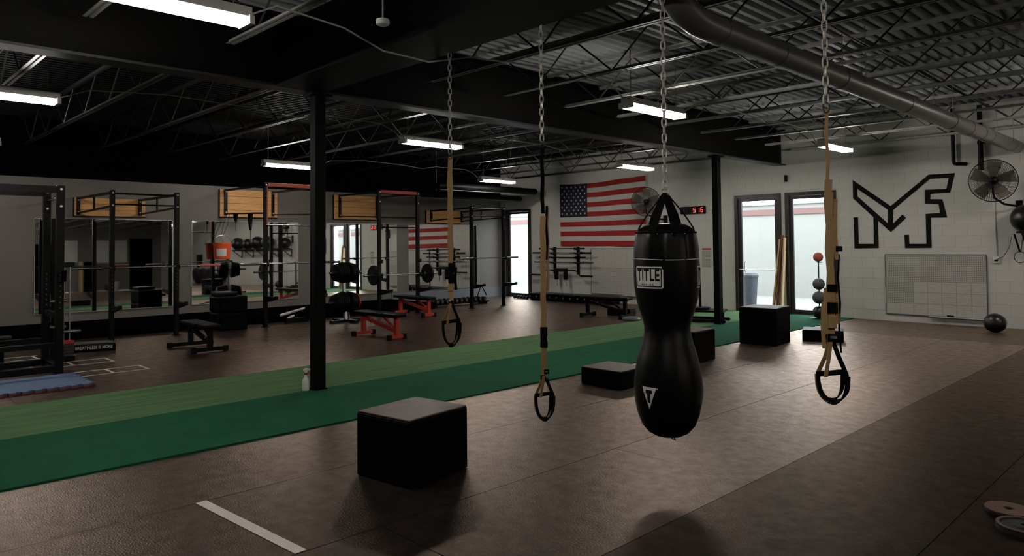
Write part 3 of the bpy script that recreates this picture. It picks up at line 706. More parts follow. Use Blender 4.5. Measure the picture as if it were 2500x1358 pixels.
# tape ladders on the floor by the first rack
for x0, x1, ys, lb in ((-10.36, -10.76, (1.2, 1.62, 2.04, 2.46, 2.88, 3.30), 'white tape ladder on the floor nearest the blue mat'), (-11.43, -11.84, (1.3, 1.76, 2.22, 2.68, 3.17), 'white tape ladder, middle one of three'), (-12.52, -12.92, (1.5, 1.98, 2.46, 2.94), 'white tape ladder nearest the mirrors')):
    t = thing('tape_ladder', lb, 'floor marking', ((x0 + x1) / 2, ys[0], 0), 0, 'hopscotch tape ladders')
    hw = abs(x1 - x0) / 2
    for s in (-1, 1): MB().bx(s * hw - .018, s * hw + .018, -.018, ys[-1] - ys[0] + .018, .0005, .0016).build('rail', 'tape', t)
    for y in ys: MB().bx(-hw + .018, hw - .018, y - ys[0] - .018, y - ys[0] + .018, .0005, .0016).build('rung', 'tape', t)
# blue puzzle mat
t = thing('puzzle_mat', 'blue foam puzzle mat with dark red underside', 'mat', (-10.03, 1.6, 0))
e = []
for i in range(18): y = -1.3 + .12 * i; e += [(.5, y), (.5, y + .05), (.46, y + .06), (.46, y + .10), (.5, y + .11)]
def slab(z0, z1):
    b = MB(); P = [(-.5, -1.3)] + e + [(.5, .86)]
    for i in range(8): x = .5 - .125 * i; P += [(x - .05, .86), (x - .06, .83), (x - .10, .83), (x - .11, .86)]
    P += [(-.5, .86)]
    n = len(P); b.add([(q[0], q[1], z0) for q in P] + [(q[0], q[1], z1) for q in P], [tuple(range(n))[::-1], tuple(range(n, 2 * n))] + [(i, (i + 1) % n, n + (i + 1) % n, n + i) for i in range(n)]); return b
slab(.001, .02).build('under_layer', 'mat_red', t); slab(.0201, .04).build('top_layer', 'mat_blue', t)
#NEXT3
# ---- racks --------------------------------------------------------------
BOLT = MB().lathe([(.017, 0), (.017, .008), (.011, .014), (.001, .015)], 8, axis='x').mesh('bolt'); BOLT.materials.append(M['bolt'])
HOLE = MB().lathe([(.008, 0), (.008, .003)], 8, axis='x').mesh('hole_ring'); HOLE.materials.append(M['hexgrey'])
def post(parent, x, y, h, m_='steel_blk', holes=True, z0=0.0, s=.075):
    p = MB().bx(x - s / 2, x + s / 2, y - s / 2, y + s / 2, z0 + .008, h).build('upright', m_, parent, bevel=.004)
    MB().bx(x - .07, x + .09, y - .06, y + .06, z0 + .001, z0 + .0085).build('foot_plate', 'steel_blk', p)
    for z in (h - .05, h - .27): inst('bolt', BOLT, p, (x + s / 2, y, z))
    if holes:
        for i in range(7): inst('hole_ring', HOLE, p, (x + s / 2, y + .0, .86 + i * .07))
    return p
def squat_rig(lb, ypost, xp, yw, zb, h, red=False, arm='ladder', board=(0, 1, 2, 3), depth_mat='steel_blk'):
    """rig fixed to a pine board on the wall: two wall brackets, arms out to two floor posts"""
    t = thing('squat_rig', lb, 'squat rack', (xp, (ypost[0] + ypost[1]) / 2, 0), 0, 'wall mounted squat racks')
    oy = (ypost[0] + ypost[1]) / 2; wx = XL + .09 - xp
    for i in (0, 1):
        yp, yb = ypost[i] - oy, yw[i] - oy
        post(t, 0, yp, h)
        br = MB().bx(wx - .012, wx + .03, yb - .03, yb + .03, zb[0], zb[1]).build('wall_bracket', 'steel_blk', t)
        for z in (zb[0] + .06, zb[1] - .06): inst('bolt', BOLT, br, (wx + .03, yb, z))
        za, zc = h - .045, (h - .28 if arm == 'ladder' else h - .62)
        MB().bar((wx, yb, zb[1] - .03), (-.0, yp, za), .04, .045).build('arm', 'steel_blk', t)
        MB().bar((wx, yb, zb[0] + .03), (-.0, yp, zc), .034, .034).build('arm', 'steel_blk', t)
        if arm == 'ladder': MB().bar((wx * .5, (yb + yp) / 2, (zb[1] - .03 + za) / 2), (wx * .5, (yb + yp) / 2, (zb[0] + .03 + zc) / 2), .03, .03).build('spacer', 'steel_blk', t)
    y0, y1 = ypost[0] - oy, ypost[1] - oy
    if red:
        MB().bx(-.03, .03, y0 + .04, y1 - .04, h - .075, h).build('top_beam', 'red_post' if red == 1 else 'red_steel', t, bevel=.004)
        if red == 1:
            MB().bx(.04, .06, y0 + .0, y0 + .02, h - .85, h - .06).build('side_rail', 'red_post', t); MB().bx(.04, .06, y1 - .04, y1 - .02, h - .85, h - .06).build('side_rail', 'red_post', t)
        MB().cyl((.03, y0, h - .86), (.03, y1, h - .86), .016, n=10).build('pull_up_bar', 'chrome' if red == 1 else 'steel_blk', t, smooth=True)
    else:
        MB().cyl((0, y0, h - .06), (0, y1, h - .06), .016, n=10).build('pull_up_bar', 'steel_blk', t, smooth=True)
        MB().cyl((0, y0, h - .25), (0, y1, h - .25), .014, n=10).build('pull_up_bar', 'steel_blk', t, smooth=True)
    # j cups and spotter arms
    for yy in (y0, y1):
        MB().prism([(.04, 1.22), (.12, 1.22), (.12, 1.30), (.10, 1.30), (.095, 1.245), (.04, 1.245)], yy - .025, yy + .025).build('j_cup', 'steel_blk', t)
        a = MB(); a.prism([(.04, .50), (.09, .50), (.50, .58), (.50, .64), (.46, .64), (.46, .62), (.04, .62)], yy - .03, yy + .03); a.build('spotter_arm', 'steel_blk', t)
    return t
def pine(lb, y0, y1, z0, z1, planks):
    t = thing('pine_board', lb, 'board', (XL + .02, (y0 + y1) / 2, z0), 0, 'pine boards above the mirrors'); n = planks; h = (z1 - z0) / n; hy = (y1 - y0) / 2
    for i in range(n):
        o = MB().bx(-.018 + .001 * (i % 2), .040 + .002 * (i % 2), -hy, hy, i * h + .0025, (i + 1) * h - .0025).build('plank', 'pine', t, bevel=.003)
    MB().bx(-.018, .03, -hy - .012, hy + .012, -.014, 0).build('bottom_cleat', 'steel_blk', t); MB().bx(-.018, .03, -hy - .014, -hy - .001, 0, z1 - z0).build('end_cleat', 'steel_blk', t)
    return t
XP = -13.95
squat_rig('black wall rig with ladder arms, nearest the blue mat', (3.83, 4.92), XP, (3.92, 5.08), (2.30, 2.66), 2.64)
squat_rig('wall rig with a salmon red top beam, bucket and bands hanging on it', (6.65, 7.74), XP, (6.93, 8.08), (2.36, 2.96), 2.92, red=1, arm='box')
squat_rig('tall black wall rig holding the loaded barbell', (9.38, 10.47), XP, (9.92, 11.07), (2.36, 2.96), 2.90, red=2, arm='box')
squat_rig('black wall rig with ladder arms beside the corner door', (12.18, 13.30), XP, (12.92, 14.08), (2.30, 2.64), 2.62)
pine('orange pine board above the first mirror', 3.86, 5.2, 2.28, 2.65, 3)
pine('large golden pine board above the second mirror', 6.81, 8.21, 2.32, 2.96, 4)
pine('large golden pine board above the third mirror', 9.78, 11.12, 2.32, 2.95, 4)
pine('small pale pine board nearest the corner door', 12.78, 14.16, 2.27, 2.63, 3)

# ---- barbells (along Y)
def barbell(lb, loc, L=2.2, plates=(), sleeve_m='chrome', shaft_m='chrome', rot=0, sl=.42, extra=None):
    t = thing('barbell', lb, 'barbell', loc, rot, 'barbells'); h = L / 2
    MB().cyl((0, -h + sl, 0), (0, h - sl, 0), .0145, n=10).build('shaft', shaft_m, t, smooth=True)
    for s in (-1, 1):
        MB().cyl((0, s * (h - sl), 0), (0, s * h, 0), .025, n=12).build('sleeve', (extra if (extra and s > 0) else sleeve_m), t, smooth=True)
        MB().cyl((0, s * (h - sl - .015), 0), (0, s * (h - sl + .02), 0), .036, n=12).build('collar', sleeve_m, t, smooth=True)
    for off, r, th, m_ in plates:
        for s in (-1, 1):
            y = s * (h - sl + .03 + off)
            b = MB().lathe([(.026, -th / 2), (r * .45, -th / 2), (r * .47, -th / 2 + .008), (r * .8, -th / 2 + .008), (r * .84, -th / 2), (r - .01, -th / 2), (r, -th / 2 + .01), (r, th / 2 - .01), (r - .01, th / 2), (r * .84, th / 2), (r * .8, th / 2 - .008), (r * .47, th / 2 - .008), (r * .45, th / 2), (.026, th / 2)], 32, (0, y, 0), 'y')
            b.build('plate', m_, t, smooth=True)
    return t
barbell('bare barbell racked in the rig nearest the blue mat', (-13.86, 4.45, 1.262 + .0145), 2.5, extra='red_post')
barbell('bare barbell racked in the rig with the hanging bucket', (-13.86, 7.2, 1.262 + .0145), 2.2)
barbell('loaded barbell with one black plate each side', (-13.86, 9.93, .95), 2.06, [(.03, .225, .06, 'rubber_plate')], sl=.33)
barbell('bare pale barbell racked beside the corner door', (-13.86, 12.73, 1.262 + .0145), 2.05)
# hooks holding the loaded barbell
for y in (9.38, 10.47):
    r_ = [o for o in bpy.data.objects if o.name.startswith('squat_rig') and abs(o.location.y - 9.925) < .01][0]
    MB().prism([(.04, .88), (.12, .88), (.12, .98), (.105, .98), (.10, .935), (.04, .935)], y - 9.925 - .025, y - 9.925 + .025).build('j_cup', 'steel_blk', r_)
# ---- near free-standing rack at the left edge
t = thing('power_rack', 'black free standing power rack at the left edge', 'power rack', (-11.06, 1.72, 0))
for x in (-.37, .37):
    for y in (-.61, .61):
        post(t, x, y, 2.43, s=.085)
for x in (-.37, .37):
    MB().bx(x - .035, x + .035, -.56, .56, 2.33, 2.42).build('top_beam', 'steel_blk', t); MB().bx(x - .035, x + .035, -.56, .56, .05, .13).build('base_beam', 'steel_blk', t)
    MB().bx(x - .035, x + .035, -.56, .56, .36, .42).build('side_beam', 'steel_blk', t)
for y in (-.61, .61): MB().bx(-.33, .33, y - .035, y + .035, .05, .13).build('base_beam', 'steel_blk', t)
MB().cyl((-.33, .61, 2.27), (.33, .61, 2.27), .018, n=10).build('pull_up_bar', 'chrome', t, smooth=True)
MB().cyl((-.33, -.61, 2.30), (.33, -.61, 2.30), .018, n=10).build('pull_up_bar', 'chrome', t, smooth=True)
MB().prism([(.42, 1.20), (.56, 1.20), (.60, 1.34), (.58, 1.345), (.54, 1.24), (.42, 1.26)], .58, .64).build('j_cup', 'steel_blk', t)
MB().prism([(-.32, .72), (.25, .72), (.25, .80), (-.32, .80)], .58, .64).build('safety_bar', 'steel_blk', t)
for x, z in ((-.37, .55), (-.37, .9), (.37, .55)):
    MB().cyl((x, .65, z), (x, .85, z), .024, n=10).build('plate_peg', 'chrome', t, smooth=True)
# cable column behind it
t = thing('cable_column', 'black cable column with chrome guide rods behind the left rack', 'cable machine', (-12.0, 2.62, 0), R(12))
MB().bx(-.12, .12, -.16, .16, .001, .06).build('base', 'steel_blk', t); MB().bx(-.05, .05, -.10, -.02, .06, 2.05).build('mast', 'steel_blk', t)
for y in (.04, .12): MB().cyl((.03, y, .06), (.03, y, 1.35), .012, n=8).build('guide_rod', 'chrome', t, smooth=True)
for i in range(5): MB().bx(-.03, .09, .0, .16, .07 + i * .045, .11 + i * .045).build('stack_plate', 'red_steel' if i > 3 else 'iron', t)
MB().bx(-.05, .08, -.1, .16, 1.35, 1.42).build('crown', 'steel_blk', t)
MB().bx(.051, .055, -.08, -.04, 1.27, 1.36).build('decal', 'red_post', t)
#NEXT4
# ---- benches: pad along local X
def bench(lb, loc, rz, frame, L=1.15, h=.44, style='flat', foot=.55):
    t = thing('weight_bench', lb, 'bench', loc, rz, 'weight benches')
    sp = .30 * L
    MB().bx(-L / 2, L / 2 - sp - .02, -.14, .14, h - .06, h).build('back_pad', 'pad', t, bevel=.018, seg=3)
    MB().bx(L / 2 - sp, L / 2, -.13, .13, h - .06, h).build('seat_pad', 'pad', t, bevel=.018, seg=3)
    a = L / 2 - .12
    MB().bx(-a - .03, -a + .03, -foot / 2, foot / 2, .02, .08).build('foot_bar', frame, t, bevel=.004)
    MB().bx(a - .03, a + .03, -foot / 2 * .75, foot / 2 * .75, .02, .08).build('foot_bar', frame, t, bevel=.004)
    for x in (-a, a):
        w = foot / 2 if x < 0 else foot / 2 * .75
        for s in (-1, 1): MB().bx(x - .036, x + .036, s * w - .035, s * w + .035, .001, .09).build('foot_cap', 'rubber_plate', t, bevel=.008)
    MB().bx(-a - .035, -a + .035, -.035, .035, .08, h - .065).build('leg', frame, t); MB().bx(a - .035, a + .035, -.035, .035, .08, h - .065).build('leg', frame, t)
    MB().bar((-a, 0, h - .12), (a, 0, .14), .05, .06).build('brace', frame, t); MB().bar((a - .03, .05, .14), (.02, .05, h - .08), .03, .03).build('adjust_strut', frame, t)
    MB().bx(-a, L / 2 - .06, -.03, .03, h - .09, h - .062).build('spine', frame, t)
    MB().bar((-a - .08, .04, .22), (-a + .02, .04, h - .08), .02, .03).build('handle', 'steel_blk', t)
    for i, (bx_, bz) in enumerate(((-.2, h - .13), (-.14, h - .2), (a - .08, .22))):
        o = inst('bolt', BOLT, t, (bx_, -.045, bz), (0, 0, -PI / 2)); o.scale = (.6, .6, .6)
    return t
bench('black adjustable bench in front of the ladder-arm rig', (-11.72, 4.5, 0), R(-3), 'steel_blk', 1.15, .43, foot=.64)
bench('red framed bench nearest the turf', (-10.82, 7.28, 0), R(2), 'red_steel', 1.22, .45, foot=.42)
bench('red framed bench under the loaded barbell', (-13.62, 10.12, 0), R(-1), 'red_steel', 1.35, .45, foot=.42)
bench('black bench in front of the left grid board', (-9.95, 12.6, 0), R(6), 'steel_blk', 1.2, .46, foot=.5)
bench('black incline bench inside the left rack', (-12.05, 1.55, .0), R(80), 'steel_blk', 1.0, .42)
# dark padded block in front of the second mirror
t = thing('padded_block', 'stack of black padded blocks in front of the second mirror', 'block', (-14.2, 6.0, 0), R(-2))
MB().bx(-.3, .3, -.27, .27, .001, .34).build('lower_block', 'ply_black', t, bevel=.03, seg=3); MB().bx(-.3, .3, -.27, .27, .345, .66).build('upper_block', 'ply_black', t, bevel=.03, seg=3)
MB().bx(-.25, .18, -.26, .12, .665, .74).build('top_pad', 'pad', t, bevel=.02, seg=3)
# plate tree
t = thing('plate_tree', 'weight plate tree loaded with black plates behind the near post', 'plate tree', (-13.62, 8.30, 0), R(10))
MB().bx(-.35, .35, -.05, .05, .001, .05).build('base', 'steel_blk', t); MB().bx(-.05, .05, -.4, .4, .001, .05).build('base', 'steel_blk', t)
MB().bar((0, 0, .05), (-.05, -.05, 1.25), .06, .06).build('mast', 'bolt', t)
MB().bar((-.3, .36, .03), (-.1, .08, .55), .04, .04).build('stay', 'bolt', t)
for z, x, y, rr, nn, mm in ((1.05, .12, 0, .225, 5, 'rubber_plate'), (.42, .14, .02, .225, 6, 'rubber_plate')):
    for s in (-1, 1):
        for i in range(nn):
            r = rr * (1 - .05 * i); yy = s * (.07 + i * .045)
            m2 = 'red_steel' if (z < .5 and s > 0 and i == nn - 1) else mm
            MB().lathe([(.026, -.018), (r - .01, -.018), (r, -.01), (r, .01), (r - .01, .018), (.026, .018)], 24, (-.02, yy, z), 'y').build('plate', m2, t, smooth=True)
    MB().cyl((-.02, -.42, z), (-.02, .45, z), .024, n=10).build('peg', 'chrome', t, smooth=True)
# white padded bar leaning on the platform
t = thing('landmine_bar', 'short white padded bar resting at the platform edge by the post', 'bar', (-14.3, 7.42, 0))
MB().cyl((0, -.28, .17), (0, .02, .235), .028, n=12).build('sleeve', 'pvc', t, smooth=True); MB().cyl((0, .03, .237), (0, .3, .29), .026, n=12).build('sleeve', 'pvc', t, smooth=True)
MB().cyl((.02, -.12, .10), (.02, .03, .15), .026, n=12).build('stub', 'pvc', t, smooth=True)
MB().bx(-.04, .04, .28, .36, .001, .31).build('socket', 'steel_blk', t); MB().bx(-.05, .05, -.16, .30, .001, .1).build('cradle', 'steel_blk', t)
# bucket hung by a cord and bands on the red rig
t = thing('bucket', 'orange bucket with a white label hanging from the red rig', 'bucket', (-16.42, 6.79, 1.343))
MB().lathe([(.165, 0), (.17, .004), (.196, .335), (.208, .335), (.208, .375), (.2, .375), (.19, .335), (.16, .02), (.002, .015)], 28).build('pail', 'bucket', t, smooth=True)
lab = MB(); n = 10
vs = []
for j in (0, 1):
    for i in range(n + 1):
        a = -R(62) + R(70) * i / n; z = .07 + .17 * j; r = .17 + .026 * (z / .335) + .0025
        vs.append((r * math.cos(a), r * math.sin(a), z))
lab.add(vs, [(i, i + 1, n + 2 + i, n + 1 + i) for i in range(n)]).build('paper_label', 'print_white', t)
MB().tube([(.0, -.205 * math.cos(PI * i / 12), .35 + .2 * math.sin(PI * i / 12)) for i in range(13)], .004, 5).build('bail', 'chrome', t)
for s in (-1, 1): MB().tube([(0, s * .02, .55), (0, s * .05 + .08, .8), (-.05, s * .03 + .16, 1.04)], .005, 5).build('cord', 'webbing_blk', t)
for x, y, z0, z1, lb in ((-15.83, 6.852, 2.375, 2.18, 'short black resistance band looped on the red rig beside the bucket cord'), (-14.86, 6.748, 2.345, 1.98, 'black resistance band with a knotted tail on the red rig')):
    t = thing('resistance_band', lb, 'band', (x, y, z1), 0, 'resistance bands on the rig')
    MB().ribbon([(0.02, .02, z0 - z1), (.0, .018, (z0 - z1) * .5), (.0, .01, 0)], [.06, .05, .03], .008, (0, 1, 0)).build('front_run', 'webbing_blk', t)
    MB().ribbon([(-.03, -.02, z0 - z1), (-.03, -.018, (z0 - z1) * .5), (-.012, -.004, 0)], [.06, .05, .03], .008, (0, 1, 0)).build('back_run', 'webbing_blk', t)
    MB().tube([(.0, .0, .02), (.005, .0, -.2)], .006, 6).build('tail', 'webbing_blk', t)
# sign-printed kneeling pad and clutter by the first rig
t = thing('step_pad', 'black exercise step lettered along its side by the first rig', 'step', (-12.92, 3.18, 0), R(75))
MB().bx(-.42, .42, -.17, .17, .001, .115).build('body', 'rubber_plate', t, bevel=.02); MB().bx(-.38, .38, -.14, .14, .1155, .13).build('top_mat', 'hexgrey', t, bevel=.004)
tm = text_mesh('BREATHLESS IS MORE', .065, .001, .001, .82); tm.materials.append(M['print_white']); o = inst('lettering', tm, t, (.12, -.1715, .06), (R(90), 0, 0))
t = thing('kettle_grip', 'red handled grip lying beside the lettered step', 'grip', (-12.75, 2.62, 0), R(30))
MB().tube([(-.08, 0, .03), (-.07, 0, .12), (0, 0, .15), (.07, 0, .12), (.08, 0, .03)], .016, 8).build('handle', 'red_steel', t, smooth=True); MB().bx(-.12, .12, -.05, .05, .001, .04).build('foot', 'hexgrey', t, bevel=.008)
# ---- dumbbells
def dumbbell_parts():
    hx = MB()
    t = bpy.data.objects.new('dumbbell', None); C.objects.link(t)
    for s in (-1, 1):
        MB().lathe([(.03, s * .06), (.062, s * .07), (.065, s * .085), (.065, s * .15), (.058, s * .165), (.02, s * .168)] if s > 0 else [(.02, -.168), (.058, -.165), (.065, -.15), (.065, -.085), (.062, -.07), (.03, -.06)], 6, (0, 0, 0), 'x').build('head', 'rubber_plate', t)
        MB().lathe([(.045, s * .166), (.045, s * .171)] if s > 0 else [(.045, -.171), (.045, -.166)], 6, (0, 0, 0), 'x').build('face_cap', 'hexgrey', t)
    MB().cyl((-.07, 0, 0), (.07, 0, 0), .016, n=10).build('grip', 'chrome', t, smooth=True)
    return t
db0 = dumbbell_parts(); first = True
rk = thing('dumbbell_shelf', 'low black shelf holding the dumbbell row by the mirrors', 'shelf', (-14.95, 12.55, 0))
MB().bx(-.17, .17, -.95, 1.0, .05, .08).build('tray', 'steel_blk', rk)
for y in (-.85, .9): MB().bx(-.16, .16, y - .03, y + .03, .001, .05).build('foot', 'steel_blk', rk)
for i in range(11):
    d = db0 if first else copy_tree(db0); first = False
    d.location = (-14.95, 11.72 + i * .165, .1395); d.rotation_euler = (0, 0, R(6))
    tag(d, f'hex dumbbell, {(ordn[i] if i else "first")} in the mirror-side row counted from the benches', 'dumbbell', 'dumbbells on the low shelf')
for i in range(5):
    d = copy_tree(db0); d.scale = (.72, .72, .72); d.location = (-15.45 - .0 + i * .125, 15.28, .05); d.rotation_euler = (0, 0, R(90))
    tag(d, f'small dumbbell, {ordn[i]} from the mirrors in the row below the corner door', 'dumbbell', 'small dumbbells by the corner door')
t = thing('row_handle', 'V shaped steel row handle standing on the dumbbells', 'handle', (-14.93, 13.38, .205), R(80))
MB().tube([(-.12, 0, .005), (0, 0, .30), (.16, 0, .04), (.16, 0, .01)], .016, 8).build('frame', 'steel_blk', t, smooth=True)
# low black shelf along the block wall
t = thing('low_shelf', 'long low black shelf along the wall under the barbell rack', 'shelf', (-13.35, 15.45, 0))
MB().bx(-1.45, 1.42, -.28, .28, .16, .20).build('top', 'steel_blk', t); MB().bx(-1.45, 1.42, -.26, .26, .03, .06).build('tray', 'steel_blk', t)
for x in (-1.4, 0, 1.37): MB().bx(x - .03, x + .03, -.26, .26, .001, .16).build('leg', 'steel_blk', t)
for i in range(9):
    x = -14.55 + i * .26
    d = copy_tree(db0); d.scale = (.7, .7, .7); d.location = (x, 15.3, .107); d.rotation_euler = (0, 0, R(90))
    tag(d, f'dark dumbbell in the low wall shelf, {ordn[i]} from the corner door', 'dumbbell', 'dumbbells in the low wall shelf')
t = thing('floor_case', 'black case lying under the bench by the grid board', 'case', (-9.95, 13.15, 0), R(6)); MB().bx(-.3, .3, -.13, .13, .001, .14).build('body', 'rubber_plate', t, bevel=.012); MB().bx(-.29, .29, -.12, .12, .141, .165).build('lid', 'pad', t, bevel=.008)
t = thing('balance_disc', 'pale topped balance disc on the floor by the black bench', 'disc', (-9.2, 12.5, 0)); MB().lathe([(.19, .001), (.2, .03), (.18, .06), (.1, .075), (.002, .078)], 28).build('disc', 'hexgrey', t, smooth=True)
# ---- push sled behind the bag
t = thing('push_sled', 'black push sled with one upright pole by the far post', 'sled', (-8.0, 13.25, .013), R(20))
for s in (-1, 1): MB().bx(-.55, .55, s * .28 - .04, s * .28 + .04, .0, .06).build('runner', 'steel_blk', t, bevel=.01)
MB().bx(-.5, .5, -.3, .3, .2, .235).build('deck', 'steel_blk', t)
for x in (-.4, .4):
    for s in (-1, 1): MB().bx(x - .03, x + .03, s * .28 - .03, s * .28 + .03, .06, .2).build('riser', 'steel_blk', t)
MB().lathe([(.03, .236), (.2, .236), (.205, .25), (.2, .28), (.03, .28)], 28).build('plate', 'rubber_plate', t, smooth=True)
MB().cyl((0, 0, .28), (-.02, 0, 1.17), .028, n=12).build('upright_pole', 'steel_blk', t, smooth=True)
#NEXT5
# ---- wall items on the block wall (face at YB)
F = YB
# flag
fl_ = thing('flag', 'large american flag hung flat on the block wall', 'flag', (-12.575, F, 1.57))
FW, FH, NX = 3.01, 1.79, 30
def fpt(u, v, d=0.0):   # u along width, v up
    x = -FW / 2 + FW * u; sag = -.035 * math.sin(PI * min(1, u * 1.35)) * (v ** 2) + .10 * (u ** 3) * (v - .1) * .5
    return (x, -.028 - .010 * math.sin(u * 19 + v * 2) - .008 * math.sin(u * 8 + 1) - d, FH * v + sag - .02 * u * (1 - v))
def fpatch(name, u0, u1, v0, v1, m_, parent, d=0.0, nv=2):
    n = max(3, int(NX * (u1 - u0))); vs = [fpt(u0 + (u1 - u0) * i / n, v0 + (v1 - v0) * j / nv, d) for j in range(nv + 1) for i in range(n + 1)]
    k = len(vs); back = [(v[0], v[1] + .003, v[2]) for v in vs]
    fs = [(j * (n + 1) + i, j * (n + 1) + i + 1, (j + 1) * (n + 1) + i + 1, (j + 1) * (n + 1) + i) for j in range(nv) for i in range(n)]
    fs2 = [tuple(q + k for q in f[::-1]) for f in fs]
    b = MB().add(vs + back, fs + fs2); return b.build(name, m_, parent, smooth=True)
for i in range(13):
    fpatch('stripe', 0.0 if i < 6 else .338, 1.0, i / 13, (i + 1) / 13, 'flag_red' if i % 2 == 0 else 'flag_white', fl_)
can = fpatch('canton', 0.0, .338, 6 / 13, 1.0, 'flag_blue', fl_, nv=6)
stars = MB()
for r in range(9):
    n = 6 if r % 2 == 0 else 5
    for c in range(n):
        u = .338 * ((2 * c + 1 + (r % 2)) / 12); v = 6 / 13 + (7 / 13) * (r + 1) / 10; ctr = fpt(u, v, .004); P = []
        for k in range(10):
            a = PI / 2 + k * PI / 5; q = .036 if k % 2 == 0 else .016; P.append((ctr[0] + q * math.cos(a), ctr[1], ctr[2] + q * math.sin(a)))
        stars.add(P, [tuple(range(10))])
so = stars.build('star_field', 'flag_white', can); so['kind'] = 'stuff'
# logo MF
import itertools
LG = [(-5.837, 2.918), (-5.105, 2.336), (-4.398, 2.923), (-3.939, 2.92), (-4.034, 2.546), (-4.373, 2.543), (-4.376, 2.441), (-4.168, 2.427), (-4.093, 2.07), (-4.376, 2.073), (-4.376, 1.482), (-4.854, 1.477), (-4.862, 1.745), (-4.779, 1.747), (-4.774, 1.565), (-4.466, 1.563), (-4.466, 2.153), (-4.211, 2.16), (-4.235, 2.338), (-4.476, 2.356), (-4.472, 2.629), (-4.093, 2.625), (-4.047, 2.834), (-4.372, 2.838), (-5.06, 2.257), (-5.067, 1.976), (-4.889, 2.155), (-4.824, 2.084), (-5.111, 1.805), (-5.355, 2.045), (-5.352, 1.482), (-5.833, 1.473), (-5.838, 2.128), (-5.749, 2.132), (-5.745, 1.571), (-5.445, 1.569), (-5.442, 2.121), (-5.839, 2.533)]
HO = [(-5.747, 2.727), (-5.749, 2.57), (-5.162, 1.979), (-5.156, 2.261)]
cu = bpy.data.curves.new('logo', 'CURVE'); cu.dimensions = '2D'; cu.fill_mode = 'BOTH'; cu.extrude = .003
for P in (LG, HO):
    s = cu.splines.new('POLY'); s.points.add(len(P) - 1); s.use_cyclic_u = True
    for i, (a, b) in enumerate(P): s.points[i].co = (a + 4.9, b - 1.473, 0, 1)
tmp = bpy.data.objects.new('tmp', cu); C.objects.link(tmp); bpy.context.view_layer.update()
me = bpy.data.meshes.new_from_object(tmp.evaluated_get(bpy.context.evaluated_depsgraph_get())); bpy.data.objects.remove(tmp); bpy.data.curves.remove(cu)
me.materials.clear(); me.materials.append(M['print_black'])
o = inst('wall_logo', me, None, (-4.9, F - .006, 1.473), (R(90), 0, 0)); tag(o, 'black angular M and F line logo painted on the block wall', 'logo')
# boards
def board(name, lb, x0, x1, z0, z1, m_, tray=True):
    t = thing(name, lb, 'whiteboard', ((x0 + x1) / 2, F, z0)); w = (x1 - x0) / 2; h = z1 - z0
    MB().bx(-w, w, -.022, -.004, 0, h).build('panel', m_, t)
    b = MB(); b.bx(-w - .012, -w, -.028, -.001, -.012, h + .012); b.bx(w, w + .012, -.028, -.001, -.012, h + .012); b.bx(-w, w, -.028, -.001, h, h + .012); b.bx(-w, w, -.028, -.001, -.012, 0); b.build('rim', 'hexgrey', t)
    if tray:
        MB().bx(-w * .1, w, -.08, -.029, -.02, -.004).build('tray', 'fixture', t); MB().bx(w * .25, w * .38, -.07, -.035, -.004, .03).build('eraser', 'steel_blk', t)
    return t
bm1 = board_mat('wall_grid_board', [(-.87, .87, .66, 1.185, .0345, .0345, .75, 'grid'), (-.87, -.37, .22, .66, .0345, .0345, .75, 'grid'), (-.37, .87, .0, .66, .2485, .22, .6, 'notes'), (-.87, -.37, .0, .22, .2485, .22, .6, 'notes')], .03)
board('whiteboard', 'white board with a ruled grid and notes under the wall logo', -5.225, -3.47, .155, 1.345, bm1)
bm2 = board_mat('left_grid_board', [(-1.2, 1.2, .0, .72, .05, .044, .55, 'grid'), (-1.2, 1.2, .72, 1.22, .40, .5, .45, 'notes')], .05)
board('whiteboard', 'white board with a faint ruled grid under the flag, beside the bag', -12.95, -10.5, .235, 1.475, bm2)
pm = board_mat('schedule_print', [(-.12, .12, .02, .42, .06, .03, .9, 'grid')], .03)
t = thing('schedule_sheet', 'printed schedule sheet with red heading between bag and post', 'poster', (-9.325, F, 1.01)); MB().bx(-.135, .135, -.006, -.002, 0, .5).build('sheet', pm, t); MB().bx(-.12, .12, -.008, -.006, .44, .475).build('heading', 'flag_red', t)
# clock with seven segment digits
t = thing('interval_clock', 'black interval clock with red led digits on the block wall', 'clock', (-9.67, F, 2.345)); MB().bx(-.345, .345, -.06, -.004, 0, .18).build('case', 'rubber_plate', t, bevel=.006)
SEG = {'8': 'abcdefg', '6': 'acdefg', '5': 'acdfg', '1': 'bc'}
def digit(ch, x, on, parent):
    w, h, q = .066, .118, .011; z0 = .03; b = MB(); y0, y1 = -.064, -.0605
    def seg(a):
        sh = .01
        if a == 'a': b.bx(x - w / 2, x + w / 2, y0, y1, z0 + h - q, z0 + h)
        if a == 'd': b.bx(x - w / 2, x + w / 2, y0, y1, z0, z0 + q)
        if a == 'g': b.bx(x - w / 2, x + w / 2, y0, y1, z0 + h / 2 - q / 2, z0 + h / 2 + q / 2)
        if a == 'b': b.bx(x + w / 2 - q, x + w / 2, y0, y1, z0 + h / 2 + .003, z0 + h - .003)
        if a == 'c': b.bx(x + w / 2 - q, x + w / 2, y0, y1, z0 + .003, z0 + h / 2 - .003)
        if a == 'f': b.bx(x - w / 2, x - w / 2 + q, y0, y1, z0 + h / 2 + .003, z0 + h - .003)
        if a == 'e': b.bx(x - w / 2, x - w / 2 + q, y0, y1, z0 + .003, z0 + h / 2 - .003)
    for s in SEG[ch]: seg(s)
    b.build('digit', 'led_on' if on else 'led_dim', parent)
for ch, x, on in (('8', -.285, 0), ('8', -.185, 0), ('6', -.045, 0), ('5', .055, 1), ('1', .165, 1), ('6', .265, 1)): digit(ch, x, on, t)
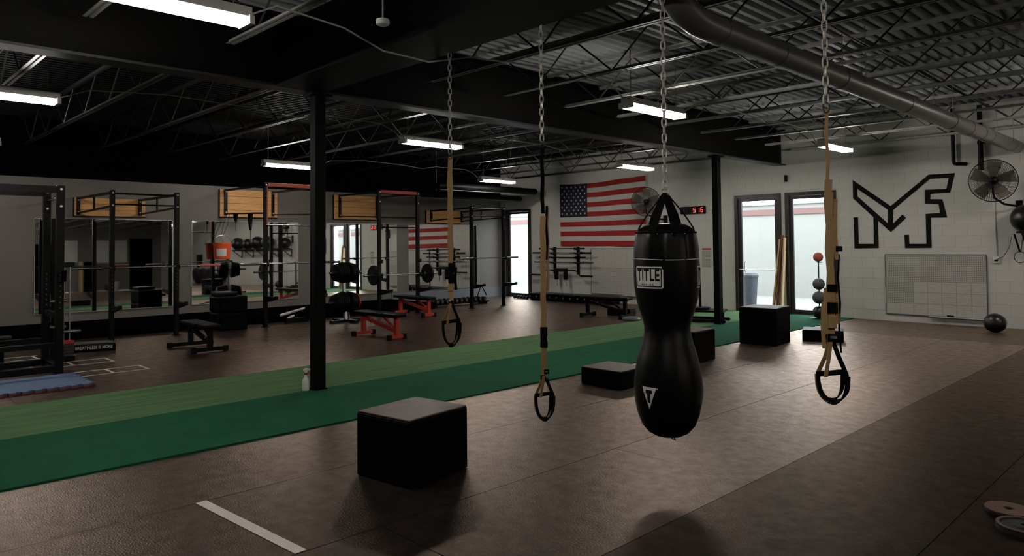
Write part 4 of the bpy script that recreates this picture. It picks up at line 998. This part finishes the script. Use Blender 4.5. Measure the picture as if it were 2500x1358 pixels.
# barbell wall rack with bars
t = thing('barbell_wall_rack', 'black wall rack with two hooked uprights for bars', 'rack', (-13.87, F, .75))
for x in (-.45, .45):
    u = MB().bx(x - .035, x + .035, -.06, -.004, 0, .79).build('upright', 'steel_blk', t)
    for z in (.06, .29, .43, .56, .68): MB().prismx([(-.06, z), (-.20, z + .035), (-.205, z + .075), (-.19, z + .075), (-.17, z + .05), (-.06, z + .045)], x - .02, x + .02).build('hook', 'steel_blk', t)
def hbar(lb, x0, x1, z, m_='steel_blk', sm='steel_blk'):
    b = barbell(lb, ((x0 + x1) / 2, F - .185 + .0, z), x1 - x0, (), sm, m_, R(90), .36); return b
hbar('short barbell on the top hook of the wall rack', -14.8, -13.06, 1.487); hbar('long barbell on the second hook of the wall rack', -15.07, -12.82, 1.367, 'chrome')
hbar('short barbell on the third hook of the wall rack', -14.79, -13.03, 1.237); hbar('long pale barbell on the fourth hook of the wall rack', -14.99, -12.74, 1.097, 'chrome', 'chrome')
t = thing('safety_squat_bar', 'cambered safety squat bar with padded yoke on the wall rack', 'barbell', (-13.95, F - .185, .867))
MB().tube([(-1.21, 0, -.15), (-.74, 0, -.15), (-.62, 0, -.04), (-.55, 0, 0), (.55, 0, 0), (.62, 0, -.04), (.7, 0, -.14), (1.16, 0, -.15)], .017, 8).build('bar', 'steel_blk', t, smooth=True)
for x0, x1 in ((-1.21, -.8), (.75, 1.16)): MB().cyl((x0, 0, -.15), (x1, 0, -.15), .027, n=10).build('sleeve', 'steel_blk', t, smooth=True)
MB().bx(-.22, .24, -.05, .05, -.05, .05).build('neck_pad', 'pad', t, bevel=.02)
for x in (-.16, .19): MB().bx(x - .05, x + .05, -.06, .04, -.27, -.04).build('shoulder_pad', 'pad', t, bevel=.02); MB().cyl((x + .02, -.01, -.27), (x + .045, -.02, -.45), .014, n=8).build('handle', 'chrome', t, smooth=True)
# fans
def fan(lb, loc, r, wall_dx, face, arm_down):
    t = thing('wall_fan', lb, 'fan', loc, face, 'wall fans')
    cage = MB(); n = 64
    for i in range(n):
        a0 = 2 * PI * i / n
        pts = [((.06 + (r - .06) * k / 5) * math.cos(a0 + .5 * (k / 5)), -.12 + .09 * (k / 5) ** 2, (.06 + (r - .06) * k / 5) * math.sin(a0 + .5 * (k / 5))) for k in range(6)]
        cage.tube(pts, .0034, 3)
        pts = [(.06 * math.cos(a0) + (r - .06) * k / 3 * math.cos(a0), .12 - .12 * (k / 3) ** 2, .06 * math.sin(a0) + (r - .06) * k / 3 * math.sin(a0)) for k in range(4)]
        cage.tube(pts, .003, 3)
    cage.build('cage', 'ring', t)
    rim = MB()
    for rr, y, q in ((r, 0, .009), (r * .66, -.07, .003), (r * .36, -.105, .003)): rim.tube([(rr * math.cos(2 * PI * i / 40), y, rr * math.sin(2 * PI * i / 40)) for i in range(40)], q, 6, closed=True)
    rim.build('rim_ring', 'ring', t, smooth=True)
    MB().lathe([(.002, -.13), (.05, -.125), (.06, -.115), (.06, -.10)], 20, axis='y').build('badge', 'steel_blk', t, smooth=True)
    MB().lathe([(.04, -.05), (.075, -.04), (.085, .06), (.08, .2), (.05, .23), (.002, .235)], 18, axis='y').build('motor', 'steel_blk', t, smooth=True)
    for k in range(5):
        a = 2 * PI * k / 5 + .3; b = MB(); c, s = math.cos(a), math.sin(a)
        def q(u, v, y): return (u * c - v * s, y, u * s + v * c)
        vs = [q(.05, -.03, -.03), q(r * .5, -.10, -.055), q(r * .88, -.14, -.06), q(r * .94, .08, .0), q(r * .5, .08, .0), q(.05, .03, -.01)]
        vs2 = [(v[0], v[1] + .004, v[2]) for v in vs]
        b.add(vs + vs2, [(0, 1, 2, 3, 4, 5), (11, 10, 9, 8, 7, 6)] + [(i, 6 + i, 6 + (i + 1) % 6, (i + 1) % 6) for i in range(6)]).build('blade', 'blade', t)
    return t
f1 = fan('black wire cage fan beside the wall logo', (-3.2, 15.2, 2.69), .375, 0, R(17), True)
f2 = fan('black wire cage fan at the corner of the flag', (-10.76, 15.3, 2.68), .365, 0, R(35), True)
for f, dx in ((f1, .0), (f2, .0)):
    rz = f.rotation_euler[2]; inv = Matrix.Rotation(-rz, 3, 'Z'); d = Vector((.28, F - .005 - f.location.y, -.52)); w = inv @ d
    MB().tube([(0, .15, -.04), (.02, .17, -.3), tuple(inv @ Vector((.12, .2, -.42))), tuple(inv @ Vector((.28, F - .06 - f.location.y, -.46)))], .02, 8).build('arm', 'steel_blk', f, smooth=True)
    p0 = inv @ Vector((.28, F - .03 - f.location.y, -.52)); b = MB().cb((0, 0, 0), (.10, .05, .34)).build('wall_plate', 'steel_blk', f); b.location = p0; b.rotation_euler = (0, 0, -rz)
# ball shelf and stability balls (most of it is right of the view, seen in the mirrors)
t = thing('ball_shelf', 'bracketed wall shelf carrying the big exercise balls', 'shelf', (-.3, F, 1.66))
MB().bx(-2.6, 2.9, -.46, -.42, .08, .12).build('front_rail', 'steel_blk', t); MB().bx(-2.6, 2.9, -.16, -.12, .08, .12).build('back_rail', 'steel_blk', t)
for x in (-2.5, -1.2, .1, 1.4, 2.7):
    MB().bx(x - .02, x + .02, -.5, -.004, .05, .08).build('bracket', 'steel_blk', t); MB().bx(x - .02, x + .02, -.04, -.004, -.3, .05).build('bracket', 'steel_blk', t); MB().bar((x, -.03, -.28), (x, -.46, .05), .03, .03).build('bracket', 'steel_blk', t)
for i, (x, r) in enumerate(((-2.77, .25), (-1.05, .30), (.05, .31), (1.05, .27), (2.25, .31))):
    b = thing('exercise_ball', ('dark grey exercise ball cut by the right edge of the picture' if i == 0 else f'black exercise ball on the wall shelf, {ordn[i]} along from the fan, seen in a mirror'), 'ball', (x, F - .30, 1.781), 0, 'exercise balls on the wall shelf')
    zc = math.sqrt(r * r - .12 ** 2); MB().sph((0, 0, zc), r, 32, 20).build('skin', 'ball', b, smooth=True); MB().lathe([(.012, 0), (.012, .004)], 10, (0, -r - .002, zc), 'y').build('plug', 'rubber_plate', b)
# strap loops under the shelf, outlet, conduit
t = thing('hanging_ring', 'black strap ring hanging below the ball shelf', 'strap', (-2.92, F - .1, 1.40)); MB().tube([(.09 * math.cos(2 * PI * i / 20), 0, -.09 + .1 * math.sin(2 * PI * i / 20)) for i in range(20)], .006, 6, closed=True).build('ring', 'webbing_blk', t, smooth=True); MB().ribbon([(0, 0, .0), (-.08, .0, .33)], .03, .006, (1, 0, 0)).build('strap', 'webbing_blk', t); MB().ribbon([(0.01, 0.01, .0), (.06, .01, .33)], .02, .004, (1, 0, 0)).build('strap', 'hexgrey', t)
t = thing('outlet_box', 'small white electrical box at the end of a wall conduit', 'outlet', (-3.3, F, 1.20)); MB().bx(-.05, .05, -.05, -.004, 0, .12).build('box', 'white', t, bevel=.006); MB().cyl((0, -.02, .12), (-.02, -.02, 1.6), .012, n=8).build('conduit', 'fixture', t, smooth=True); MB().tube([(0, -.05, .06), (.12, -.08, .12), (.22, -.1, .28), (.26, -.1, .48)], .005, 5).build('cord', 'webbing_blk', t); MB().bx(-.03, .03, -.056, -.05, .03, .06).build('socket', 'steel_blk', t)
t = thing('vent_pipe', 'black vent pipe bending at the wall above the logo', 'pipe', (-3.93, F - .12, 3.08)); MB().tube([(0, 0, 1.1), (0, 0, .06), (.015, 0, .015), (.06, .0, 0), (.14, .02, 0), (.18, .11, 0)], .035, 10).build('pipe', 'steel_blk', t, smooth=True)
t = thing('fan_pipe', 'straight black pipe dropping behind the wall fan', 'pipe', (-3.48, F - .12, 2.93)); MB().cyl((0, 0, 0), (0, 0, 1.25), .045, n=12).build('pipe', 'steel_blk', t, smooth=True); MB().lathe([(.05, 0), (.05, .06)], 12).build('end_cap', 'steel_blk', t); MB().bx(-.06, .06, .02, .115, .5, .55).build('strap', 'steel_blk', t)
t = thing('wall_sensor', 'small black sensor on the wall above the doors', 'sensor', (-7.28, F, 2.98)); MB().bx(-.03, .03, -.05, -.004, 0, .15).build('case', 'steel_blk', t, bevel=.01); MB().lathe([(.015, -.055), (.015, -.05)], 10, (0, 0, .1), 'y').build('lens', 'glass', t)
# leaning planks between the doors
for i, (x0, x1, z1, m_, lb) in enumerate(((-7.53, -7.41, 1.66, 'wood_l', 'pale narrow plank leaning between the glass doors'), (-7.44, -7.36, 1.76, 'wood_d', 'brown plank leaning between the glass doors, tallest'), (-7.33, -7.31, 1.70, 'wood_l', 'pale plank leaning tight against the second door frame'))):
    o = MB().bar((0, 0, 0), (x1 - x0, .185, z1 - .012), .034, .10, (0, 1, 0)).build('plank', m_, None, bevel=.002); at(o, (x0, F - .26, .03)); o.rotation_euler = (0, 0, 0); tag(o, lb, 'plank', 'leaning planks')
# medicine ball stand
t = thing('ball_stand', 'slim black stand for medicine balls by the second glass door', 'stand', (-6.37, 15.30, .013))
for x, lean in ((-.06, .0), (.12, .06)): MB().cyl((x + lean, .075, 0), (x - .0, .075, 1.26), .012, n=8).build('rod', 'steel_blk', t, smooth=True)
for z in (.03, .335, .64): MB().tube([(.0 + .10 * math.cos(2 * PI * i / 16), -.08 + .10 * math.sin(2 * PI * i / 16), z + .012) for i in range(16)], .006, 5, closed=True).build('ring', 'steel_blk', t)
MB().bx(-.2, .25, -.2, .1, -.0, .006).build('base', 'steel_blk', t); MB().bx(-.02, .02, -.1, .07, 1.165, 1.177).build('top_arm', 'steel_blk', t)
for z, r, m_, lb in ((1.30, .10, 'ball_red', 'faded red medicine ball on top of the stand'), (.735, .122, 'ball_grey', 'grey medicine ball, second down on the stand'), (.452, .132, 'ball_grey', 'grey medicine ball, third down on the stand'), (.147, .132, 'ball', 'dark medicine ball at the bottom of the stand')):
    b = thing('medicine_ball', lb, 'ball', (-6.37, 15.22, z), 0, 'medicine balls on the stand'); MB().sph((0, 0, 0), r, 24, 14).build('skin', m_, b, smooth=True); MB().tube([(r * 1.002 * math.cos(2 * PI * i / 24), 0, r * 1.002 * math.sin(2 * PI * i / 24)) for i in range(24)], .003, 5, closed=True).build('seam', 'webbing_blk', b)
# ---- overhead: duct, corner tubes, detector, cables
t = thing('round_duct', 'long round grey duct running under the roof joists', 'duct', (-2.92, 10.2, 3.31))
P = [(0, 5.5, 0), (0, -5.15, 0), (0, -5.35, .01), (0, -5.52, .05), (0, -5.66, .13), (0, -5.73, .25), (0, -5.75, .45), (0, -5.75, .88)]
MB().tube(P, .112, 20).build('shell', 'duct', t, smooth=True)
for y in (5.0, 3.4, 2.9, 2.2, 1.3, -.6, -2.6, -4.0, -5.0): MB().lathe([(.112, -.02), (.118, -.02), (.118, .02), (.112, .02)], 20, (0, y, 0), 'y').build('collar', 'duct', t, smooth=True)
for y in (4.6, 1.0, -2.2): MB().tube([(-.118, y, 0), (-.118, y, .6)], .006, 5).build('hanger', 'joist', t); MB().tube([(.118, y, 0), (.118, y, .6)], .006, 5).build('hanger', 'joist', t)
for x, z, y1, lb in ((-14.62, 3.16, 15.3, 'upper black tube hung in the corner above the last rig'), (-15.15, 2.97, 15.2, 'lower black tube hung in the corner above the last rig')):
    t = thing('heater_tube', lb, 'tube', (x, y1, z), 0, 'corner tubes'); MB().lathe([(.05, -3.7), (.09, -3.68), (.09, -.05), (.06, 0)], 18, axis='y').build('tube', 'girder', t, smooth=True); MB().bx(-.012, .012, -3.6, -.1, -.105, -.088).build('reflector_strip', 'hexgrey', t)
    for y in (-.6, -3.2): MB().tube([(0, y, .08), (0, y, ZD - z)], .006, 5).build('hanger', 'joist', t)
t = thing('smoke_detector', 'round white smoke detector hanging from the roof near the top', 'detector', (-4.70, 3.2, 3.37)); MB().lathe([(.03, -.03), (.05, -.02), (.055, .0), (.05, .02), (.02, .03)], 20).build('body', 'white', t, smooth=True); MB().tube([(0, 0, .03), (0, 0, .83)], .008, 6).build('drop_rod', 'joist', t)
def cable(lb, pts):
    o = MB().tube([(p[0] - pts[0][0], p[1] - pts[0][1], p[2] - pts[0][2]) for p in pts], .008, 6).build('cable', 'fixture', None, smooth=True); o.location = pts[0]; tag(o, lb, 'cable', 'light fixture cables')
for x, ya, yb, lb in ((-9.6, 2.08, 6.87, 'sagging cable between the two lights over the benches'), (-9.57, 8.13, 12.57, 'cable running to the light above the flag'), (-5.28, 8.38, 12.62, 'cable running to the light above the glass doors'), (-14.12, 7.93, 12.57, 'cable running along the ceiling by the mirrors')):
    cable(lb, [(x, ya, 3.37), (x - .02, ya + .3, 3.50), (x, ya + 1.2, 3.57), (x + .01, ya + 2.2, 3.54), (x - .02, yb - 1.8, 3.50), (x, yb - 1.4, 3.57), (x, yb - .4, 3.56), (x, yb - .12, 3.46), (x, yb, 3.37)])
cable('cable dipping under the cross beam to the near light', [(-5.26, 2.38, 3.38), (-5.27, 2.6, 3.5), (-5.27, 3.2, 3.45), (-5.28, 3.6, 3.33), (-5.28, 4.1, 3.32), (-5.27, 4.6, 3.45), (-5.28, 6.2, 3.57), (-5.29, 6.9, 3.5), (-5.3, 7.12, 3.38)])
# ---- seen mainly in the mirrors: far end of the block wall and the far grey wall
for i, (x, z, a, lb) in enumerate(((4.6, .0, 8, 'large tire standing against the block wall, nearest the ropes'), (5.5, 0, 10, 'large tire standing against the block wall, middle one'), (6.4, 0, 12, 'large tire standing against the block wall, farthest right'))):
    t = thing('tire', lb, 'tire', (x, F - .72, 0), 0, 'tires at the block wall'); b = MB().lathe([(.22, -.1), (.34, -.13), (.42, -.10), (.43, 0), (.42, .10), (.34, .13), (.22, .1)], 28, (0, 0, 0), 'y').build('tread', 'tirerub', t, smooth=True); b.location = (0, 0, .44); b.rotation_euler = (R(a), 0, 0)
t = thing('rope_board', 'pale board with hanging jump ropes on the block wall', 'board', (-.85, F, .05)); MB().bx(-1.5, 1.5, -.03, -.004, 0, 1.18).build('panel', 'paperw', t)
for i in range(6): MB().tube([(-1.2 + i * .45, -.04, 1.05), (-1.18 + i * .45, -.05, .7 - .06 * (i % 3)), (-1.14 + i * .45, -.04, .62), (-1.12 + i * .45, -.05, .8), (-1.1 + i * .45, -.04, 1.05)], .007, 5).build('jump_rope', 'webbing_blk', t)
t = thing('dip_frame', 'black wall frame with padded seat farther along the block wall', 'frame', (5.2, F, .0)); MB().bx(-1.2, -1.05, -.1, -.004, .2, 1.8).build('upright', 'steel_blk', t); MB().bx(.9, 1.05, -.1, -.004, .2, 1.3).build('upright', 'steel_blk', t); MB().bx(-1.05, .9, -.35, -.02, .25, .55).build('seat', 'pad', t, bevel=.03)
t = thing('wall_speaker', 'small black speaker on the far block wall', 'speaker', (7.7, F, 1.1)); MB().bx(-.2, .2, -.2, -.004, 0, .5).build('case', 'rubber_plate', t, bevel=.02); MB().lathe([(.12, -.205), (.02, -.19)], 18, (0, 0, .25), 'y').build('cone', 'pad', t)
def rwall(name, lb, cat, y0, y1, z0, z1, m_, th=.04, extra=None):
    t = thing(name, lb, cat, (XR, (y0 + y1) / 2, z0)); w = (y1 - y0) / 2; MB().bx(-th, -.002, -w, w, 0, z1 - z0).build('panel', m_, t, bevel=.004)
    b = MB(); b.bx(-th - .01, -.002, -w - .03, -w, 0, z1 - z0); b.bx(-th - .01, -.002, w, w + .03, 0, z1 - z0); b.bx(-th - .01, -.002, -w - .03, w + .03, z1 - z0, z1 - z0 + .03); b.build('rim', 'hexgrey' if m_ != 'blackpaint' else 'blackpaint', t); return t
rwall('notice_board', 'narrow blank whiteboard on the far grey wall', 'whiteboard', 10.26, 11.2, 1.72, 2.98, 'paperw'); rwall('notice_board', 'wide blank whiteboard on the far grey wall', 'whiteboard', 12.07, 13.82, 1.66, 2.98, 'paperw')
t = rwall('doorway', 'dark doorway in the far grey wall', 'door', 14.0, 15.2, .0, 3.06, 'blackpaint'); rwall('doorway', 'second dark doorway in the far grey wall, beyond the shelf', 'door', 8.9, 10.05, .0, 2.75, 'blackpaint')
t = thing('shelf_unit', 'small shelf unit with a wooden side at the far grey wall', 'shelf', (13.8, 11.65, 0)); MB().bx(-.25, .25, -.4, -.3, .001, 1.75).build('side_panel', 'wood_l', t); MB().bx(-.25, .25, .36, .4, .001, 1.75).build('side_panel', 'wood_d', t); MB().bx(.2, .25, -.3, .36, .001, 1.75).build('back_panel', 'blackpaint', t)
for z in (.1, .6, 1.15, 1.7): MB().bx(-.25, .2, -.3, .36, z, z + .03).build('shelf_board', 'steel_blk', t)
t = thing('laundry_basket', 'white slatted basket at the far grey wall', 'basket', (13.2, 12.9, 0)); b = MB().lathe([(.2, .0), (.26, .5), (.28, .52), (.25, .52), (.19, .02), (.002, .02)], 20).build('tub', 'basket', t, smooth=True); MB().tube([(.27 * math.cos(2 * PI * i / 20), .27 * math.sin(2 * PI * i / 20), .53) for i in range(20)], .012, 6, closed=True).build('rim', 'basket', t)
